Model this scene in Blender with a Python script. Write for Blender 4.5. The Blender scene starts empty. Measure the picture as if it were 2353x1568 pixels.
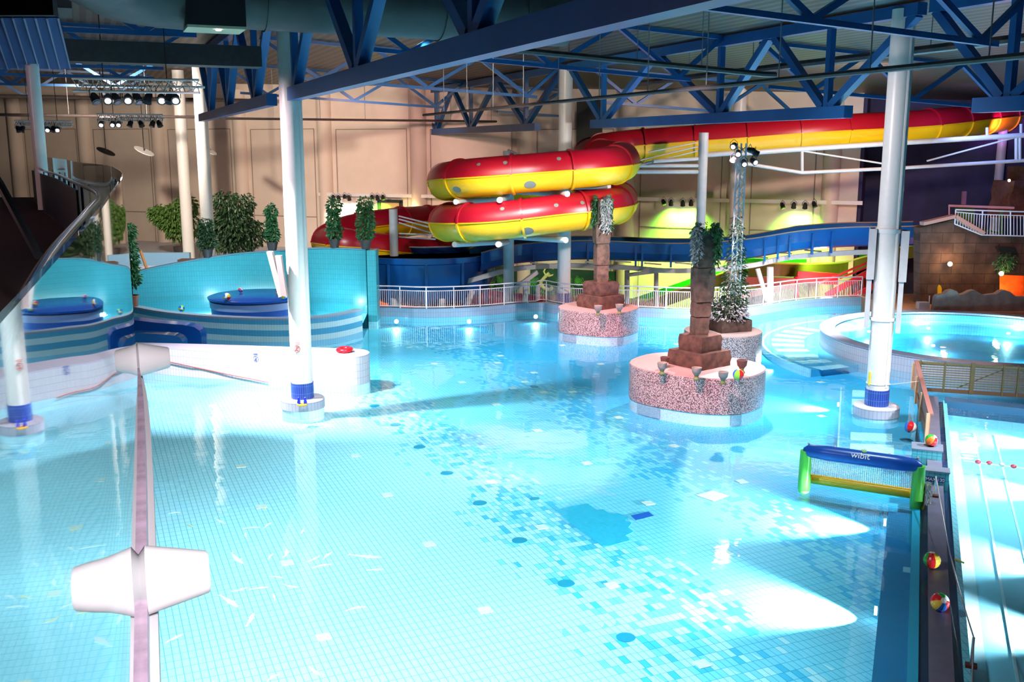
import bpy, math, random
from mathutils import Vector, Matrix
R = math.radians
sc = bpy.context.scene
col = sc.collection
rnd = random.Random(7)

# ------------------------------------------------------------------ camera
CH = 8.0; PITCH = R(10.93); F = 2288.0
cd = bpy.data.cameras.new('camera'); cam = bpy.data.objects.new('camera', cd); col.objects.link(cam)
cam.location = (0, 0, CH); cam.rotation_euler = (R(90) - PITCH, 0, 0)
cd.sensor_width = 36.0; cd.lens = 36.0 * F / 2353.0; cd.clip_start = 0.02; cd.clip_end = 400
sc.camera = cam
# ------------------------------------------------------------------ view, world
sc.view_settings.view_transform = 'Standard'; sc.view_settings.look = 'None'
sc.view_settings.gamma = 1.0; sc.view_settings.use_curve_mapping = False
sc.view_settings.exposure = 0.35
w = bpy.data.worlds.new('world'); sc.world = w; w.use_nodes = True
w.node_tree.nodes['Background'].inputs[0].default_value = (0.10, 0.12, 0.20, 1)
w.node_tree.nodes['Background'].inputs[1].default_value = 0.5
try:
    sc.cycles.use_denoising = True; sc.cycles.use_adaptive_sampling = True; sc.cycles.adaptive_threshold = .12; sc.cycles.adaptive_min_samples = 20; sc.cycles.max_bounces = 6; sc.cycles.diffuse_bounces = 2
    sc.cycles.glossy_bounces = 4; sc.cycles.transparent_max_bounces = 12; sc.cycles.sample_clamp_indirect = 4.0
    sc.cycles.caustics_reflective = False; sc.cycles.caustics_refractive = False
except Exception: pass

def lamp(kind, loc, power, color=(1, 1, 1), target=None, angle=60, blend=0.6, size=0.1, sizey=None):
    d = bpy.data.lights.new('lamp_light', kind); d.energy = power; d.color = color
    if kind == 'SPOT': d.spot_size = R(angle); d.spot_blend = blend; d.shadow_soft_size = size
    elif kind == 'POINT': d.shadow_soft_size = size
    elif kind == 'AREA':
        d.size = size
        if sizey: d.shape = 'RECTANGLE'; d.size_y = sizey
    o = bpy.data.objects.new('lamp_light', d); col.objects.link(o); o.location = loc
    if target is not None:
        o.rotation_euler = (Vector(target) - Vector(loc)).to_track_quat('-Z', 'Y').to_euler()
    return o

WARM = (1, .80, .60); PINK = (1, .45, .50); WHITE = (1, .97, .95); CYAN = (.55, .9, 1); GREEN = (.35, 1, .12); LILAC = (.85, .75, 1)
# added floods without fixtures below the roof steel, to brighten the pool
for (x, y, z, p, c, t, an) in [
    (-5.5, 21, 9.2, 3600, WHITE, (-7.5, 24, 0), 105), (-2.5, 12, 9.2, 10500, (1, .98, .97), (-1.2, 15.5, 0), 88), (0, 26, 9.2, 4400, (1, .96, .96), (0, 30, 0), 105),
    (-10, 33, 9.2, 500, WHITE, (-9, 38, 0), 110), (7, 21, 9.0, 1700, (.75, .95, 1), (5.5, 25, 0), 100), (12, 41, 8.8, 30000, WHITE, (12, 44.5, 0), 82), (10.5, 21.5, 9.0, 4200, WHITE, (11.2, 27.5, 0), 66), (8.6, 30, 9.0, 7000, (.9, .98, 1), (9.8, 34, 0), 78),
    (0, 39, 9.0, 3600, (.85, .97, 1), (-1, 43, 0), 105), (-13, 41, 9.2, 3400, (.85, .97, 1), (-12, 49, 0), 110), (17, 22, 8.8, 9000, (.9, .97, 1), (15, 24, 0), 90),
    ]:
    lamp('SPOT', (x, y, z), p, c, t, an, .9, .25)
# added floods without fixtures for slide, end wall, columns, clamps and balcony
lamp('SPOT', (-3, 33, 11.2), 6000, WARM, (1, 60, 6), 95, .9, .3)
lamp('SPOT', (-20, 50, 10.6), 9000, (1, .82, .66), (-22, 75, 5), 120, .9, .3)
lamp('SPOT', (16, 42, 10.4), 3600, (1, .75, .62), (12, 62, 7), 110, .9, .3)
lamp('SPOT', (-8, 55, 10.2), 3000, (1, .55, .5), (-9, 70, 4), 95, .9, .3)
lamp('SPOT', (8.1, 36.9, 7.6), 3600, WHITE, (0, 45, 5.8), 70, .9, .15)
lamp('SPOT', (2.5, -3, 10.5), 7000, (1, .92, .98), (-2.1, 5.6, 6), 26, .9, .3)
lamp('SPOT', (-12.5, 27.5, 9.2), 3000, (1, .74, .80), (-6.6, 30.5, 7), 55, .9, .15)
lamp('POINT', (-15, 17, 9.2), 260, (1, .62, .62), size=.3)
lamp('SPOT', (1, 25, 9.0), 3000, (1, .85, .86), (11.2, 29.6, 7), 50, .9, .15)

# ------------------------------------------------------------------ picture geometry -> place
PC, PS = math.cos(PITCH), math.sin(PITCH)
def ray(px, py):
    dx = (px - 1176.5) / F; dy = (784.0 - py) / F
    return Vector((dx, PC + dy * PS, -PS + dy * PC))
def gz(px, py, z=0.0):
    d = ray(px, py); t = (z - CH) / d.z
    return Vector((0, 0, CH)) + d * t
def gy(px, py, Y):
    d = ray(px, py); return Vector((0, 0, CH)) + d * (Y / d.y)
def gp(px, py, P0, D):
    """meets the vertical plane through P0 along D"""
    n = Vector((-D[1], D[0], 0)); d = ray(px, py); o = Vector((0, 0, CH))
    t = (Vector((P0[0], P0[1], 0)) - o).dot(n) / d.dot(n)
    return o + d * t

# ------------------------------------------------------------------ mesh builder
class MB:
    def __init__(s): s.v = []; s.f = []; s.uv = []; s.sm = []; s.mi = []
    def face(s, idx, uv=None, smooth=False, m=0):
        s.f.append(tuple(idx)); s.uv.append(uv); s.sm.append(smooth); s.mi.append(m)
    def quad(s, a, b, c, d, uv=None, smooth=False, m=0):
        k = len(s.v); s.v += [tuple(a), tuple(b), tuple(c), tuple(d)]; s.face((k, k+1, k+2, k+3), uv, smooth, m); return s
    def hexa(s, p, m=0):
        k = len(s.v); s.v += [tuple(q) for q in p]
        for f in ((0, 3, 2, 1), (4, 5, 6, 7), (0, 1, 5, 4), (1, 2, 6, 5), (2, 3, 7, 6), (3, 0, 4, 7)):
            s.face([k + i for i in f], None, False, m)
        return s
    def box(s, c, size, rz=0.0, m=0):
        hx, hy, hz = size[0]/2, size[1]/2, size[2]/2; ca, sa = math.cos(rz), math.sin(rz)
        P = []
        for z in (-hz, hz):
            for x, y in ((-hx, -hy), (hx, -hy), (hx, hy), (-hx, hy)):
                P.append((c[0] + x*ca - y*sa, c[1] + x*sa + y*ca, c[2] + z))
        return s.hexa(P, m)
    def bar(s, p, q, wd, ht, m=0):
        """rectangular member from p to q, wd wide sideways, ht high"""
        p = Vector(p); q = Vector(q); d = (q - p)
        if d.length < 1e-6: return s
        d.normalize(); up = Vector((0, 0, 1))
        side = d.cross(up)
        if side.length < 1e-3: side = Vector((1, 0, 0))
        side.normalize(); u2 = side.cross(d).normalized()
        a = side * wd/2; b = u2 * ht/2
        return s.hexa([p-a-b, p+a-b, q+a-b, q-a-b, p-a+b, p+a+b, q+a+b, q-a+b], m)
    def barv(s, p, q, side, wd, ht, m=0):
        p = Vector(p); q = Vector(q); d = (q-p).normalized(); side = Vector(side).normalized()
        u2 = side.cross(d).normalized(); a = side*wd/2; b = u2*ht/2
        return s.hexa([p-a-b, p+a-b, q+a-b, q-a-b, p-a+b, p+a+b, q+a+b, q-a+b], m)
    def tube(s, pts, r, n=10, closed=False, caps=True, a0=0.0, a1=None, m=0, flat=False):
        pts = [Vector(p) for p in pts]; N = len(pts); rings = []
        rr = r if isinstance(r, (list, tuple)) else [r] * N
        prev = None; L = 0
        full = a1 is None
        cnt = n if full else n + 1
        for i, p in enumerate(pts):
            if closed: d = pts[(i+1) % N] - pts[i-1]
            else: d = pts[min(i+1, N-1)] - pts[max(i-1, 0)]
            if d.length < 1e-9: d = Vector((0, 0, 1))
            d.normalize()
            if flat or prev is None:
                side = d.cross(Vector((0, 0, 1)))
                if side.length < 1e-3: side = Vector((1, 0, 0)) if prev is None else prev
            else:
                side = prev - d * prev.dot(d)
            side.normalize(); prev = side; up = side.cross(d).normalized()
            ring = []
            for k in range(cnt):
                a = (2*math.pi*k/n) if full else a0 + (a1-a0)*k/n
                ring.append(len(s.v)); s.v.append(tuple(p + side*(math.cos(a)*rr[i]) + up*(math.sin(a)*rr[i])))
            if i: L += (pts[i]-pts[i-1]).length
            rings.append((ring, L))
        segs = N if closed else N-1
        for i in range(segs):
            A, la = rings[i]; B, lb = rings[(i+1) % N]
            lb = lb if i+1 < N else la + 1
            for k in range(n if full else n):
                k2 = (k+1) % cnt if full else k+1
                u0, u1 = k/n, (k+1)/n
                s.face((A[k], A[k2], B[k2], B[k]), [(u0, la), (u1, la), (u1, lb), (u0, lb)], True, m)
        if caps and full and not closed:
            s.face(list(reversed(rings[0][0])), None, False, m); s.face(rings[-1][0], None, False, m)
        return s
    def lathe(s, prof, c, n=24, m=0, smooth=True, sx=1.0, sy=1.0, rz=0.0):
        """prof: (r, z) from bottom to top"""
        rings = []; ca, sa = math.cos(rz), math.sin(rz)
        for r, z in prof:
            ring = []
            for k in range(n):
                a = 2*math.pi*k/n; x = math.cos(a)*max(r, 1e-4)*sx; y = math.sin(a)*max(r, 1e-4)*sy
                ring.append(len(s.v)); s.v.append((c[0] + x*ca - y*sa, c[1] + x*sa + y*ca, c[2] + z))
            rings.append(ring)
        for i in range(len(prof)-1):
            r0 = max(prof[i][0], prof[i+1][0]); z0, z1 = prof[i][1], prof[i+1][1]
            if abs(z1-z0) < 1e-6: z1 = z0 + abs(prof[i+1][0]-prof[i][0])
            for k in range(n):
                k2 = (k+1) % n; u0, u1 = 2*math.pi*r0*k/n, 2*math.pi*r0*(k+1)/n
                s.face((rings[i][k], rings[i][k2], rings[i+1][k2], rings[i+1][k]), [(u0, z0), (u1, z0), (u1, z1), (u0, z1)], smooth, m)
        if prof[0][0] > 1e-3: s.face(list(reversed(rings[0])), None, False, m)
        if prof[-1][0] > 1e-3: s.face(rings[-1], None, False, m)
        return s
    def prism(s, poly, z0, z1, m=0, ms=None, smooth=False, cap=True):
        """poly counter-clockwise from above; z may be lists"""
        n = len(poly); k = len(s.v)
        Z0 = z0 if isinstance(z0, (list, tuple)) else [z0]*n
        Z1 = z1 if isinstance(z1, (list, tuple)) else [z1]*n
        s.v += [(p[0], p[1], Z0[i]) for i, p in enumerate(poly)] + [(p[0], p[1], Z1[i]) for i, p in enumerate(poly)]
        if cap:
            s.face([k+i for i in reversed(range(n))], [(poly[i][0], poly[i][1]) for i in reversed(range(n))], False, m)
            s.face([k+n+i for i in range(n)], [(poly[i][0], poly[i][1]) for i in range(n)], False, m)
        L = 0; ms = m if ms is None else ms
        for i in range(n):
            j = (i+1) % n; d = math.hypot(poly[j][0]-poly[i][0], poly[j][1]-poly[i][1])
            s.face((k+i, k+j, k+n+j, k+n+i), [(L, Z0[i]), (L+d, Z0[j]), (L+d, Z1[j]), (L, Z1[i])], smooth, ms); L += d
        return s
    def ribbon(s, path, off, z0, z1, closed=False, m=0, ms=None, smooth=True):
        """wall of thickness off to the left of the path, z0/z1 floats or lists"""
        P = [Vector((p[0], p[1])) for p in path]; N = len(P); Q = []
        for i in range(N):
            if closed: d = P[(i+1) % N] - P[i-1]
            else: d = P[min(i+1, N-1)] - P[max(i-1, 0)]
            d.normalize(); Q.append(P[i] + Vector((-d.y, d.x))*off)
        Z0 = z0 if isinstance(z0, (list, tuple)) else [z0]*N
        Z1 = z1 if isinstance(z1, (list, tuple)) else [z1]*N
        k = len(s.v); ms = m if ms is None else ms
        for i in range(N):
            s.v += [(P[i].x, P[i].y, Z0[i]), (P[i].x, P[i].y, Z1[i]), (Q[i].x, Q[i].y, Z1[i]), (Q[i].x, Q[i].y, Z0[i])]
        L = 0
        for i in range(N if closed else N-1):
            j = (i+1) % N; a, b = k+4*i, k+4*j; d = (P[j]-P[i]).length
            s.face((a, b, b+1, a+1), [(L, Z0[i]), (L+d, Z0[j]), (L+d, Z1[j]), (L, Z1[i])], smooth, ms)
            s.face((a+1, b+1, b+2, a+2), [(L, 0), (L+d, 0), (L+d, abs(off)), (L, abs(off))], False, m)
            s.face((a+2, b+2, b+3, a+3), [(L, Z1[i]), (L+d, Z1[j]), (L+d, Z0[j]), (L, Z0[i])], smooth, ms)
            s.face((a+3, b+3, b, a), None, False, m); L += d
        if not closed:
            s.face((k, k+1, k+2, k+3), [(0, Z0[0]), (0, Z1[0]), (abs(off), Z1[0]), (abs(off), Z0[0])], False, ms)
            e = k+4*(N-1); s.face((e+3, e+2, e+1, e), [(0, Z0[-1]), (0, Z1[-1]), (abs(off), Z1[-1]), (abs(off), Z0[-1])], False, ms)
        return s
    def sphere(s, c, r, n=16, k=10, m=0, sz=1.0):
        prof = [(r*math.sin(math.pi*i/k), -r*math.cos(math.pi*i/k)*sz) for i in range(k+1)]
        return s.lathe(prof, c, n, m)
    def leaf(s, p, d, size, m=0, width=.45):
        d = Vector(d).normalized(); side = d.cross(Vector((rnd.uniform(-1, 1), rnd.uniform(-1, 1), rnd.uniform(-1, 1))))
        if side.length < 1e-3: side = Vector((1, 0, 0))
        side.normalize(); p = Vector(p); nrm = side.cross(d)*size*.12
        k = len(s.v)
        s.v += [tuple(p), tuple(p + d*size*.45 + side*size*width/2 - nrm), tuple(p + d*size), tuple(p + d*size*.45 - side*size*width/2 - nrm)]
        s.face((k, k+1, k+2), None, False, m); s.face((k, k+2, k+3), None, False, m)
    def build(s, name, mat, parent=None, origin=None):
        me = bpy.data.meshes.new(name)
        if parent is not None: o0 = wloc(parent)
        elif origin is not None: o0 = Vector(origin)
        else:
            xs = [v[0] for v in s.v]; ys = [v[1] for v in s.v]; zs = [v[2] for v in s.v]
            o0 = Vector(((min(xs)+max(xs))/2, (min(ys)+max(ys))/2, min(zs)))
        me.from_pydata([(v[0]-o0.x, v[1]-o0.y, v[2]-o0.z) for v in s.v], [], s.f)
        mats = mat if isinstance(mat, (list, tuple)) else [mat]
        for mm in mats: me.materials.append(mm)
        for p, sm, mi in zip(me.polygons, s.sm, s.mi): p.use_smooth = sm; p.material_index = min(mi, len(mats)-1)
        if any(u is not None for u in s.uv):
            ul = me.uv_layers.new(name='UVMap')
            for p, u in zip(me.polygons, s.uv):
                if u is not None:
                    for li, t in zip(p.loop_indices, u): ul.data[li].uv = t
        me.set_sharp_from_angle(angle=R(38)); me.update()
        o = bpy.data.objects.new(name, me); col.objects.link(o)
        if parent is not None: o.parent = parent
        else: o.location = o0
        return o
def wloc(o):
    v = Vector(o.location)
    while o.parent is not None: o = o.parent; v += Vector(o.location)
    return v
def thing(name, label, cat, loc=(0, 0, 0), group=None):
    o = bpy.data.objects.new(name, None); col.objects.link(o); o.location = loc; o.empty_display_size = .2
    o['label'] = label; o['category'] = cat
    if group: o['group'] = group
    return o
def tag(o, label, cat, group=None, kind=None):
    o['label'] = label; o['category'] = cat
    if group: o['group'] = group
    if kind: o['kind'] = kind
    return o
def struct(name, mb, m):
    o = mb.build(name, m); o['kind'] = 'structure'; return o
def kids(o): return [c for c in bpy.data.objects if c.parent is o]
def dup(root, loc, label, rz=0.0, scale=1.0):
    r = root.copy(); col.objects.link(r); r.location = loc; r.rotation_euler = (0, 0, rz); r.scale = (scale,)*3
    r['label'] = label
    for ch in kids(root):
        c = ch.copy(); col.objects.link(c); c.parent = r
        for g in kids(ch):
            d = g.copy(); col.objects.link(d); d.parent = c
    return r
def spline(pts, k=8):
    """Catmull-Rom through points"""
    P = [Vector(p) for p in pts]; out = []
    for i in range(len(P)-1):
        a = P[max(i-1, 0)]; b = P[i]; c = P[i+1]; d = P[min(i+2, len(P)-1)]
        for j in range(k):
            t = j/k
            out.append(.5*((2*b) + (c-a)*t + (2*a-5*b+4*c-d)*t*t + (3*b-a-3*c+d)*t**3))
    out.append(P[-1]); return out
def circ(cx, cy, r, n=48, a0=0, a1=2*math.pi, ry=None, rz=0):
    ry = r if ry is None else ry; full = abs(a1-a0) > 6.28; L = []
    for i in range(n if full else n+1):
        a = a0 + (a1-a0)*i/n; x = math.cos(a)*r; y = math.sin(a)*ry
        L.append((cx + x*math.cos(rz) - y*math.sin(rz), cy + x*math.sin(rz) + y*math.cos(rz)))
    return L

# ------------------------------------------------------------------ materials
def mat(name, c, rough=.5, metal=0.0, noise=0.0, nscale=6.0, emit=None, estr=0.0, bump=0.0, c2=None, spec=None):
    m = bpy.data.materials.new(name); m.use_nodes = True; nt = m.node_tree; b = nt.nodes['Principled BSDF']
    b.inputs['Base Color'].default_value = (*c, 1); b.inputs['Roughness'].default_value = rough; b.inputs['Metallic'].default_value = metal
    if spec is not None: b.inputs['Specular IOR Level'].default_value = spec
    if noise > 0 or bump > 0:
        g = nt.nodes.new('ShaderNodeNewGeometry'); n = nt.nodes.new('ShaderNodeTexNoise'); n.inputs['Scale'].default_value = nscale; n.inputs['Detail'].default_value = 5
        nt.links.new(g.outputs['Position'], n.inputs['Vector'])
        if noise > 0:
            r = nt.nodes.new('ShaderNodeValToRGB'); r.color_ramp.elements[0].position = .3; r.color_ramp.elements[1].position = .7
            c2 = c2 or tuple(max(0, x*(1-noise)) for x in c)
            r.color_ramp.elements[0].color = (*c2, 1); r.color_ramp.elements[1].color = (*c, 1)
            nt.links.new(n.outputs['Fac'], r.inputs['Fac']); nt.links.new(r.outputs['Color'], b.inputs['Base Color'])
        if bump > 0:
            bp = nt.nodes.new('ShaderNodeBump'); bp.inputs['Strength'].default_value = bump; bp.inputs['Distance'].default_value = .05
            nt.links.new(n.outputs['Fac'], bp.inputs['Height']); nt.links.new(bp.outputs['Normal'], b.inputs['Normal'])
    if emit: b.inputs['Emission Color'].default_value = (*emit, 1); b.inputs['Emission Strength'].default_value = estr
    return m
def tile(name, c, grout, su=.12, sv=.24, mortar=.006, rough=.25, vary=.06, c2=None):
    """glazed tiles laid on the surface's own (u, v) in metres"""
    m = bpy.data.materials.new(name); m.use_nodes = True; nt = m.node_tree; b = nt.nodes['Principled BSDF']
    uv = nt.nodes.new('ShaderNodeUVMap'); br = nt.nodes.new('ShaderNodeTexBrick')
    br.offset = 0; br.squash = 1; br.inputs['Scale'].default_value = 1; br.inputs['Brick Width'].default_value = su; br.inputs['Row Height'].default_value = sv
    br.inputs['Mortar Size'].default_value = mortar; br.inputs['Mortar Smooth'].default_value = .1
    br.inputs['Color1'].default_value = (*c, 1); br.inputs['Color2'].default_value = (*(c2 or tuple(x*(1-vary) for x in c)), 1)
    br.inputs['Mortar'].default_value = (*grout, 1)
    nt.links.new(uv.outputs['UV'], br.inputs['Vector']); nt.links.new(br.outputs['Color'], b.inputs['Base Color'])
    b.inputs['Roughness'].default_value = rough
    return m
def math_n(nt, op, a, b=None, clamp=False):
    n = nt.nodes.new('ShaderNodeMath'); n.operation = op; n.use_clamp = clamp
    for i, x in enumerate((a, b)):
        if x is None: continue
        if isinstance(x, (int, float)): n.inputs[i].default_value = x
        else: nt.links.new(x, n.inputs[i])
    return n.outputs[0]
def mixc(nt, fac, a, b):
    n = nt.nodes.new('ShaderNodeMix'); n.data_type = 'RGBA'
    if isinstance(fac, (int, float)): n.inputs[0].default_value = fac
    else: nt.links.new(fac, n.inputs[0])
    for i, x in ((6, a), (7, b)):
        if isinstance(x, tuple): n.inputs[i].default_value = (*x, 1)
        else: nt.links.new(x, n.inputs[i])
    return n.outputs[2]
def glassy(name, tint, ior, rough=0.0, bump=None, boost=1.0):
    m = bpy.data.materials.new(name); m.use_nodes = True; nt = m.node_tree
    nt.nodes.remove(nt.nodes['Principled BSDF']); out = nt.nodes['Material Output']
    tr = nt.nodes.new('ShaderNodeBsdfTransparent'); tr.inputs[0].default_value = (*tint, 1)
    gl = nt.nodes.new('ShaderNodeBsdfGlossy'); gl.inputs['Roughness'].default_value = rough; gl.inputs['Color'].default_value = (1, 1, 1, 1)
    ge = nt.nodes.new('ShaderNodeNewGeometry'); dt = nt.nodes.new('ShaderNodeVectorMath'); dt.operation = 'DOT_PRODUCT'
    nt.links.new(ge.outputs['Normal'], dt.inputs[0]); nt.links.new(ge.outputs['Incoming'], dt.inputs[1])
    f0 = ((ior-1)/(ior+1))**2
    om = math_n(nt, 'SUBTRACT', 1.0, math_n(nt, 'ABSOLUTE', dt.outputs['Value']), True)
    mx = nt.nodes.new('ShaderNodeMixShader'); fac = math_n(nt, 'ADD', math_n(nt, 'MULTIPLY', math_n(nt, 'POWER', om, 5.0), 1-f0), f0, True)
    if boost != 1.0: fac = math_n(nt, 'MULTIPLY', fac, boost, True)
    nt.links.new(fac, mx.inputs[0]); nt.links.new(tr.outputs[0], mx.inputs[1]); nt.links.new(gl.outputs[0], mx.inputs[2])
    nt.links.new(mx.outputs[0], out.inputs['Surface'])
    if bump:
        g = nt.nodes.new('ShaderNodeNewGeometry'); n = nt.nodes.new('ShaderNodeTexNoise'); n.inputs['Scale'].default_value = bump[0]; n.inputs['Detail'].default_value = 2
        nt.links.new(g.outputs['Position'], n.inputs['Vector']); bp = nt.nodes.new('ShaderNodeBump')
        bp.inputs['Strength'].default_value = bump[1]; bp.inputs['Distance'].default_value = bump[2]
        nt.links.new(n.outputs['Fac'], bp.inputs['Height']); nt.links.new(bp.outputs['Normal'], gl.inputs['Normal'])
    return m

# building grid: A runs along the main trusses, N across them
ORG = Vector((-6.6, 30.5, 0)); A = Vector((-.3891, .9212, 0)); N = Vector((.9212, .3891, 0))
def uv3(u, v, z): return ORG + N*u + A*v + Vector((0, 0, z))
def U_of(p): return (Vector((p[0], p[1], 0)) - ORG).dot(N)
def V_of(p): return (Vector((p[0], p[1], 0)) - ORG).dot(A)
GA = math.atan2(N.y, N.x)
FZ = -.38
def floor_mat():
    m = bpy.data.materials.new('pool_floor_tile'); m.use_nodes = True; nt = m.node_tree; b = nt.nodes['Principled BSDF']
    g = nt.nodes.new('ShaderNodeNewGeometry'); mp = nt.nodes.new('ShaderNodeMapping'); mp.vector_type = 'POINT'
    mp.inputs['Rotation'].default_value = (0, 0, -GA)
    nt.links.new(g.outputs['Position'], mp.inputs['Vector'])
    c0 = gz(1194, 1243, FZ); u0 = c0.dot(N)
    sp = nt.nodes.new('ShaderNodeSeparateXYZ'); nt.links.new(mp.outputs[0], sp.inputs[0])
    u, v = sp.outputs[0], sp.outputs[1]
    cu = math_n(nt, 'FLOOR', math_n(nt, 'DIVIDE', u, .125)); cv = math_n(nt, 'FLOOR', math_n(nt, 'DIVIDE', v, .25))
    cb = nt.nodes.new('ShaderNodeCombineXYZ'); nt.links.new(cu, cb.inputs[0]); nt.links.new(cv, cb.inputs[1])
    wn = nt.nodes.new('ShaderNodeTexWhiteNoise'); wn.noise_dimensions = '2D'; nt.links.new(cb.outputs[0], wn.inputs['Vector'])
    h = wn.outputs['Value']
    wn2 = nt.nodes.new('ShaderNodeTexWhiteNoise'); wn2.noise_dimensions = '3D'
    cb2 = nt.nodes.new('ShaderNodeCombineXYZ'); nt.links.new(cu, cb2.inputs[0]); nt.links.new(cv, cb2.inputs[1]); cb2.inputs[2].default_value = 3
    nt.links.new(cb2.outputs[0], wn2.inputs['Vector']); h2 = wn2.outputs['Value']
    # wavy zone borders
    ns = nt.nodes.new('ShaderNodeTexNoise'); ns.inputs['Scale'].default_value = .22; nt.links.new(mp.outputs[0], ns.inputs['Vector'])
    wob = math_n(nt, 'MULTIPLY', math_n(nt, 'SUBTRACT', ns.outputs['Fac'], .5), 3.2)
    uu = math_n(nt, 'ADD', u, wob)
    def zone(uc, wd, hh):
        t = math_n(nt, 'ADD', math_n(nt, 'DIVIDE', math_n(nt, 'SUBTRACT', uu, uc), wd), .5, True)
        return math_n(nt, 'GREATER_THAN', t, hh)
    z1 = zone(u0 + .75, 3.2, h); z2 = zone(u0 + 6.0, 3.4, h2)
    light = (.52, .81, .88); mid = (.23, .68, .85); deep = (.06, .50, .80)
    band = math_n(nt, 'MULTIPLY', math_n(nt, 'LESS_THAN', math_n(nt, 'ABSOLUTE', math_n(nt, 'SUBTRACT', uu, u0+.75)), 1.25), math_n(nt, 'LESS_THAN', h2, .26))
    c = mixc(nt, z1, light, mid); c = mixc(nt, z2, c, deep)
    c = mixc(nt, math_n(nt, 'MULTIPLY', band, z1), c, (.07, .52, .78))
    br = nt.nodes.new('ShaderNodeTexBrick'); br.offset = 0; br.squash = 1; br.inputs['Scale'].default_value = 1
    br.inputs['Brick Width'].default_value = .125; br.inputs['Row Height'].default_value = .25; br.inputs['Mortar Size'].default_value = .0075; br.inputs['Mortar Smooth'].default_value = .3
    br.inputs['Color1'].default_value = (1, 1, 1, 1); br.inputs['Color2'].default_value = (.93, .96, .97, 1); br.inputs['Mortar'].default_value = (.22, .52, .66, 1)
    nt.links.new(mp.outputs[0], br.inputs['Vector'])
    mu = nt.nodes.new('ShaderNodeMix'); mu.data_type = 'RGBA'; mu.blend_type = 'MULTIPLY'; mu.inputs[0].default_value = 1
    nt.links.new(c, mu.inputs[6]); nt.links.new(br.outputs['Color'], mu.inputs[7]); nt.links.new(mu.outputs[2], b.inputs['Base Color'])
    b.inputs['Roughness'].default_value = .5
    return m
M = {}
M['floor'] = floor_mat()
M['water'] = glassy('pool_water', (.72, .95, 1.0), 1.33, .03, (1.3, .16, .05))
M['glass'] = glassy('balustrade_glass', (.80, .90, .93), 1.5, .02)
M['steel_blue'] = mat('truss_blue_paint', (.010, .10, .30), .38, noise=.15, nscale=2)
M['column'] = mat('column_white_paint', (.80, .78, .76), .35, noise=.05)
M['white'] = mat('white_paint', (.82, .80, .80), .4)
M['grey_white'] = mat('galvanised_white', (.62, .60, .62), .45, noise=.12, nscale=3)
M['navy_tile'] = tile('navy_tile', (.02, .06, .33), (.10, .16, .45), .07, .24)
M['grey_tile'] = tile('lilac_grey_tile', (.42, .43, .52), (.26, .26, .34), .12, .24)
M['blue_grey_tile'] = tile('blue_grey_tile', (.24, .38, .52), (.14, .22, .34), .12, .24)
M['white_tile'] = tile('white_tile', (.70, .70, .76), (.42, .42, .52), .12, .24, .006)
M['teal_tile'] = tile('teal_tile', (.055, .34, .40), (.035, .24, .31), .12, .24, .007)
M['cyan_tile'] = tile('cyan_tile', (.18, .68, .85), (.06, .38, .55), .12, .24)
M['pale_tile'] = tile('pale_tile', (.62, .84, .90), (.35, .60, .70), .12, .24)
M['dark'] = mat('black_metal', (.012, .012, .015), .5)
M['dark_pipe'] = mat('dark_pipe', (.05, .035, .035), .5, noise=.4)
M['duct'] = mat('duct_metal', (.055, .05, .05), .6, .15, noise=.3, nscale=1.5, bump=.3)
M['red'] = mat('slide_red', (.40, .004, .018), .36)
M['yellow'] = mat('slide_yellow', (.92, .50, .004), .36)
M['patch'] = mat('slide_grey_patch', (.19, .20, .17), .5)
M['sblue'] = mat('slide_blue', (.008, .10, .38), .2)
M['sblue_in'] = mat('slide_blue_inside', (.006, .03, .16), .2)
M['stone'] = mat('worn_stone', (.135, .09, .065), .85, noise=.7, nscale=4.5, bump=.8)
M['stone_red'] = mat('reddish_stone', (.12, .058, .042), .85, noise=.7, nscale=4, bump=.6)
M['leaf'] = mat('leaf_green', (.035, .17, .055), .5, noise=.6, nscale=14)
M['leaf_dark'] = mat('leaf_dark', (.03, .085, .03), .5, noise=.6, nscale=12)
M['leaf_light'] = mat('leaf_light', (.12, .26, .05), .5, noise=.5, nscale=12)
M['leaf_silver'] = mat('leaf_silver', (.42, .48, .47), .5, noise=.5, nscale=12)
M['blossom'] = mat('white_blossom', (.52, .40, .43), .6, noise=.35, nscale=14)
M['bark'] = mat('bark', (.12, .07, .04), .8, noise=.4)
M['pot'] = mat('dark_pot', (.045, .035, .035), .5)
M['terracotta'] = mat('terracotta_pot', (.22, .07, .04), .6)
def terrazzo():
    m = bpy.data.materials.new('terrazzo'); m.use_nodes = True; nt = m.node_tree; b = nt.nodes['Principled BSDF']
    g = nt.nodes.new('ShaderNodeNewGeometry'); n = nt.nodes.new('ShaderNodeTexVoronoi'); n.inputs['Scale'].default_value = 30; nt.links.new(g.outputs['Position'], n.inputs['Vector'])
    r = nt.nodes.new('ShaderNodeValToRGB'); r.color_ramp.interpolation = 'CONSTANT'
    r.color_ramp.elements[0].color = (.55, .46, .45, 1); r.color_ramp.elements[1].position = .36; r.color_ramp.elements[1].color = (.42, .30, .30, 1)
    e = r.color_ramp.elements.new(.52); e.color = (.10, .07, .075, 1)
    nt.links.new(n.outputs['Distance'], r.inputs['Fac']); nt.links.new(r.outputs['Color'], b.inputs['Base Color']); b.inputs['Roughness'].default_value = .3
    return m
M['terrazzo'] = terrazzo()
M['pale_band'] = mat('underwater_band_painted_lit', (.66, .84, .88), .4, noise=.2, nscale=25)  # paler than the island side: underwater lamplight put into the colour
M['pink_top'] = mat('pinkish_coping', (.48, .30, .29), .5, noise=.12, nscale=8)
M['lamp_on'] = mat('lamp_lens_lit', (1, 1, 1), .3, emit=(1, .93, .98), estr=14)
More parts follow.
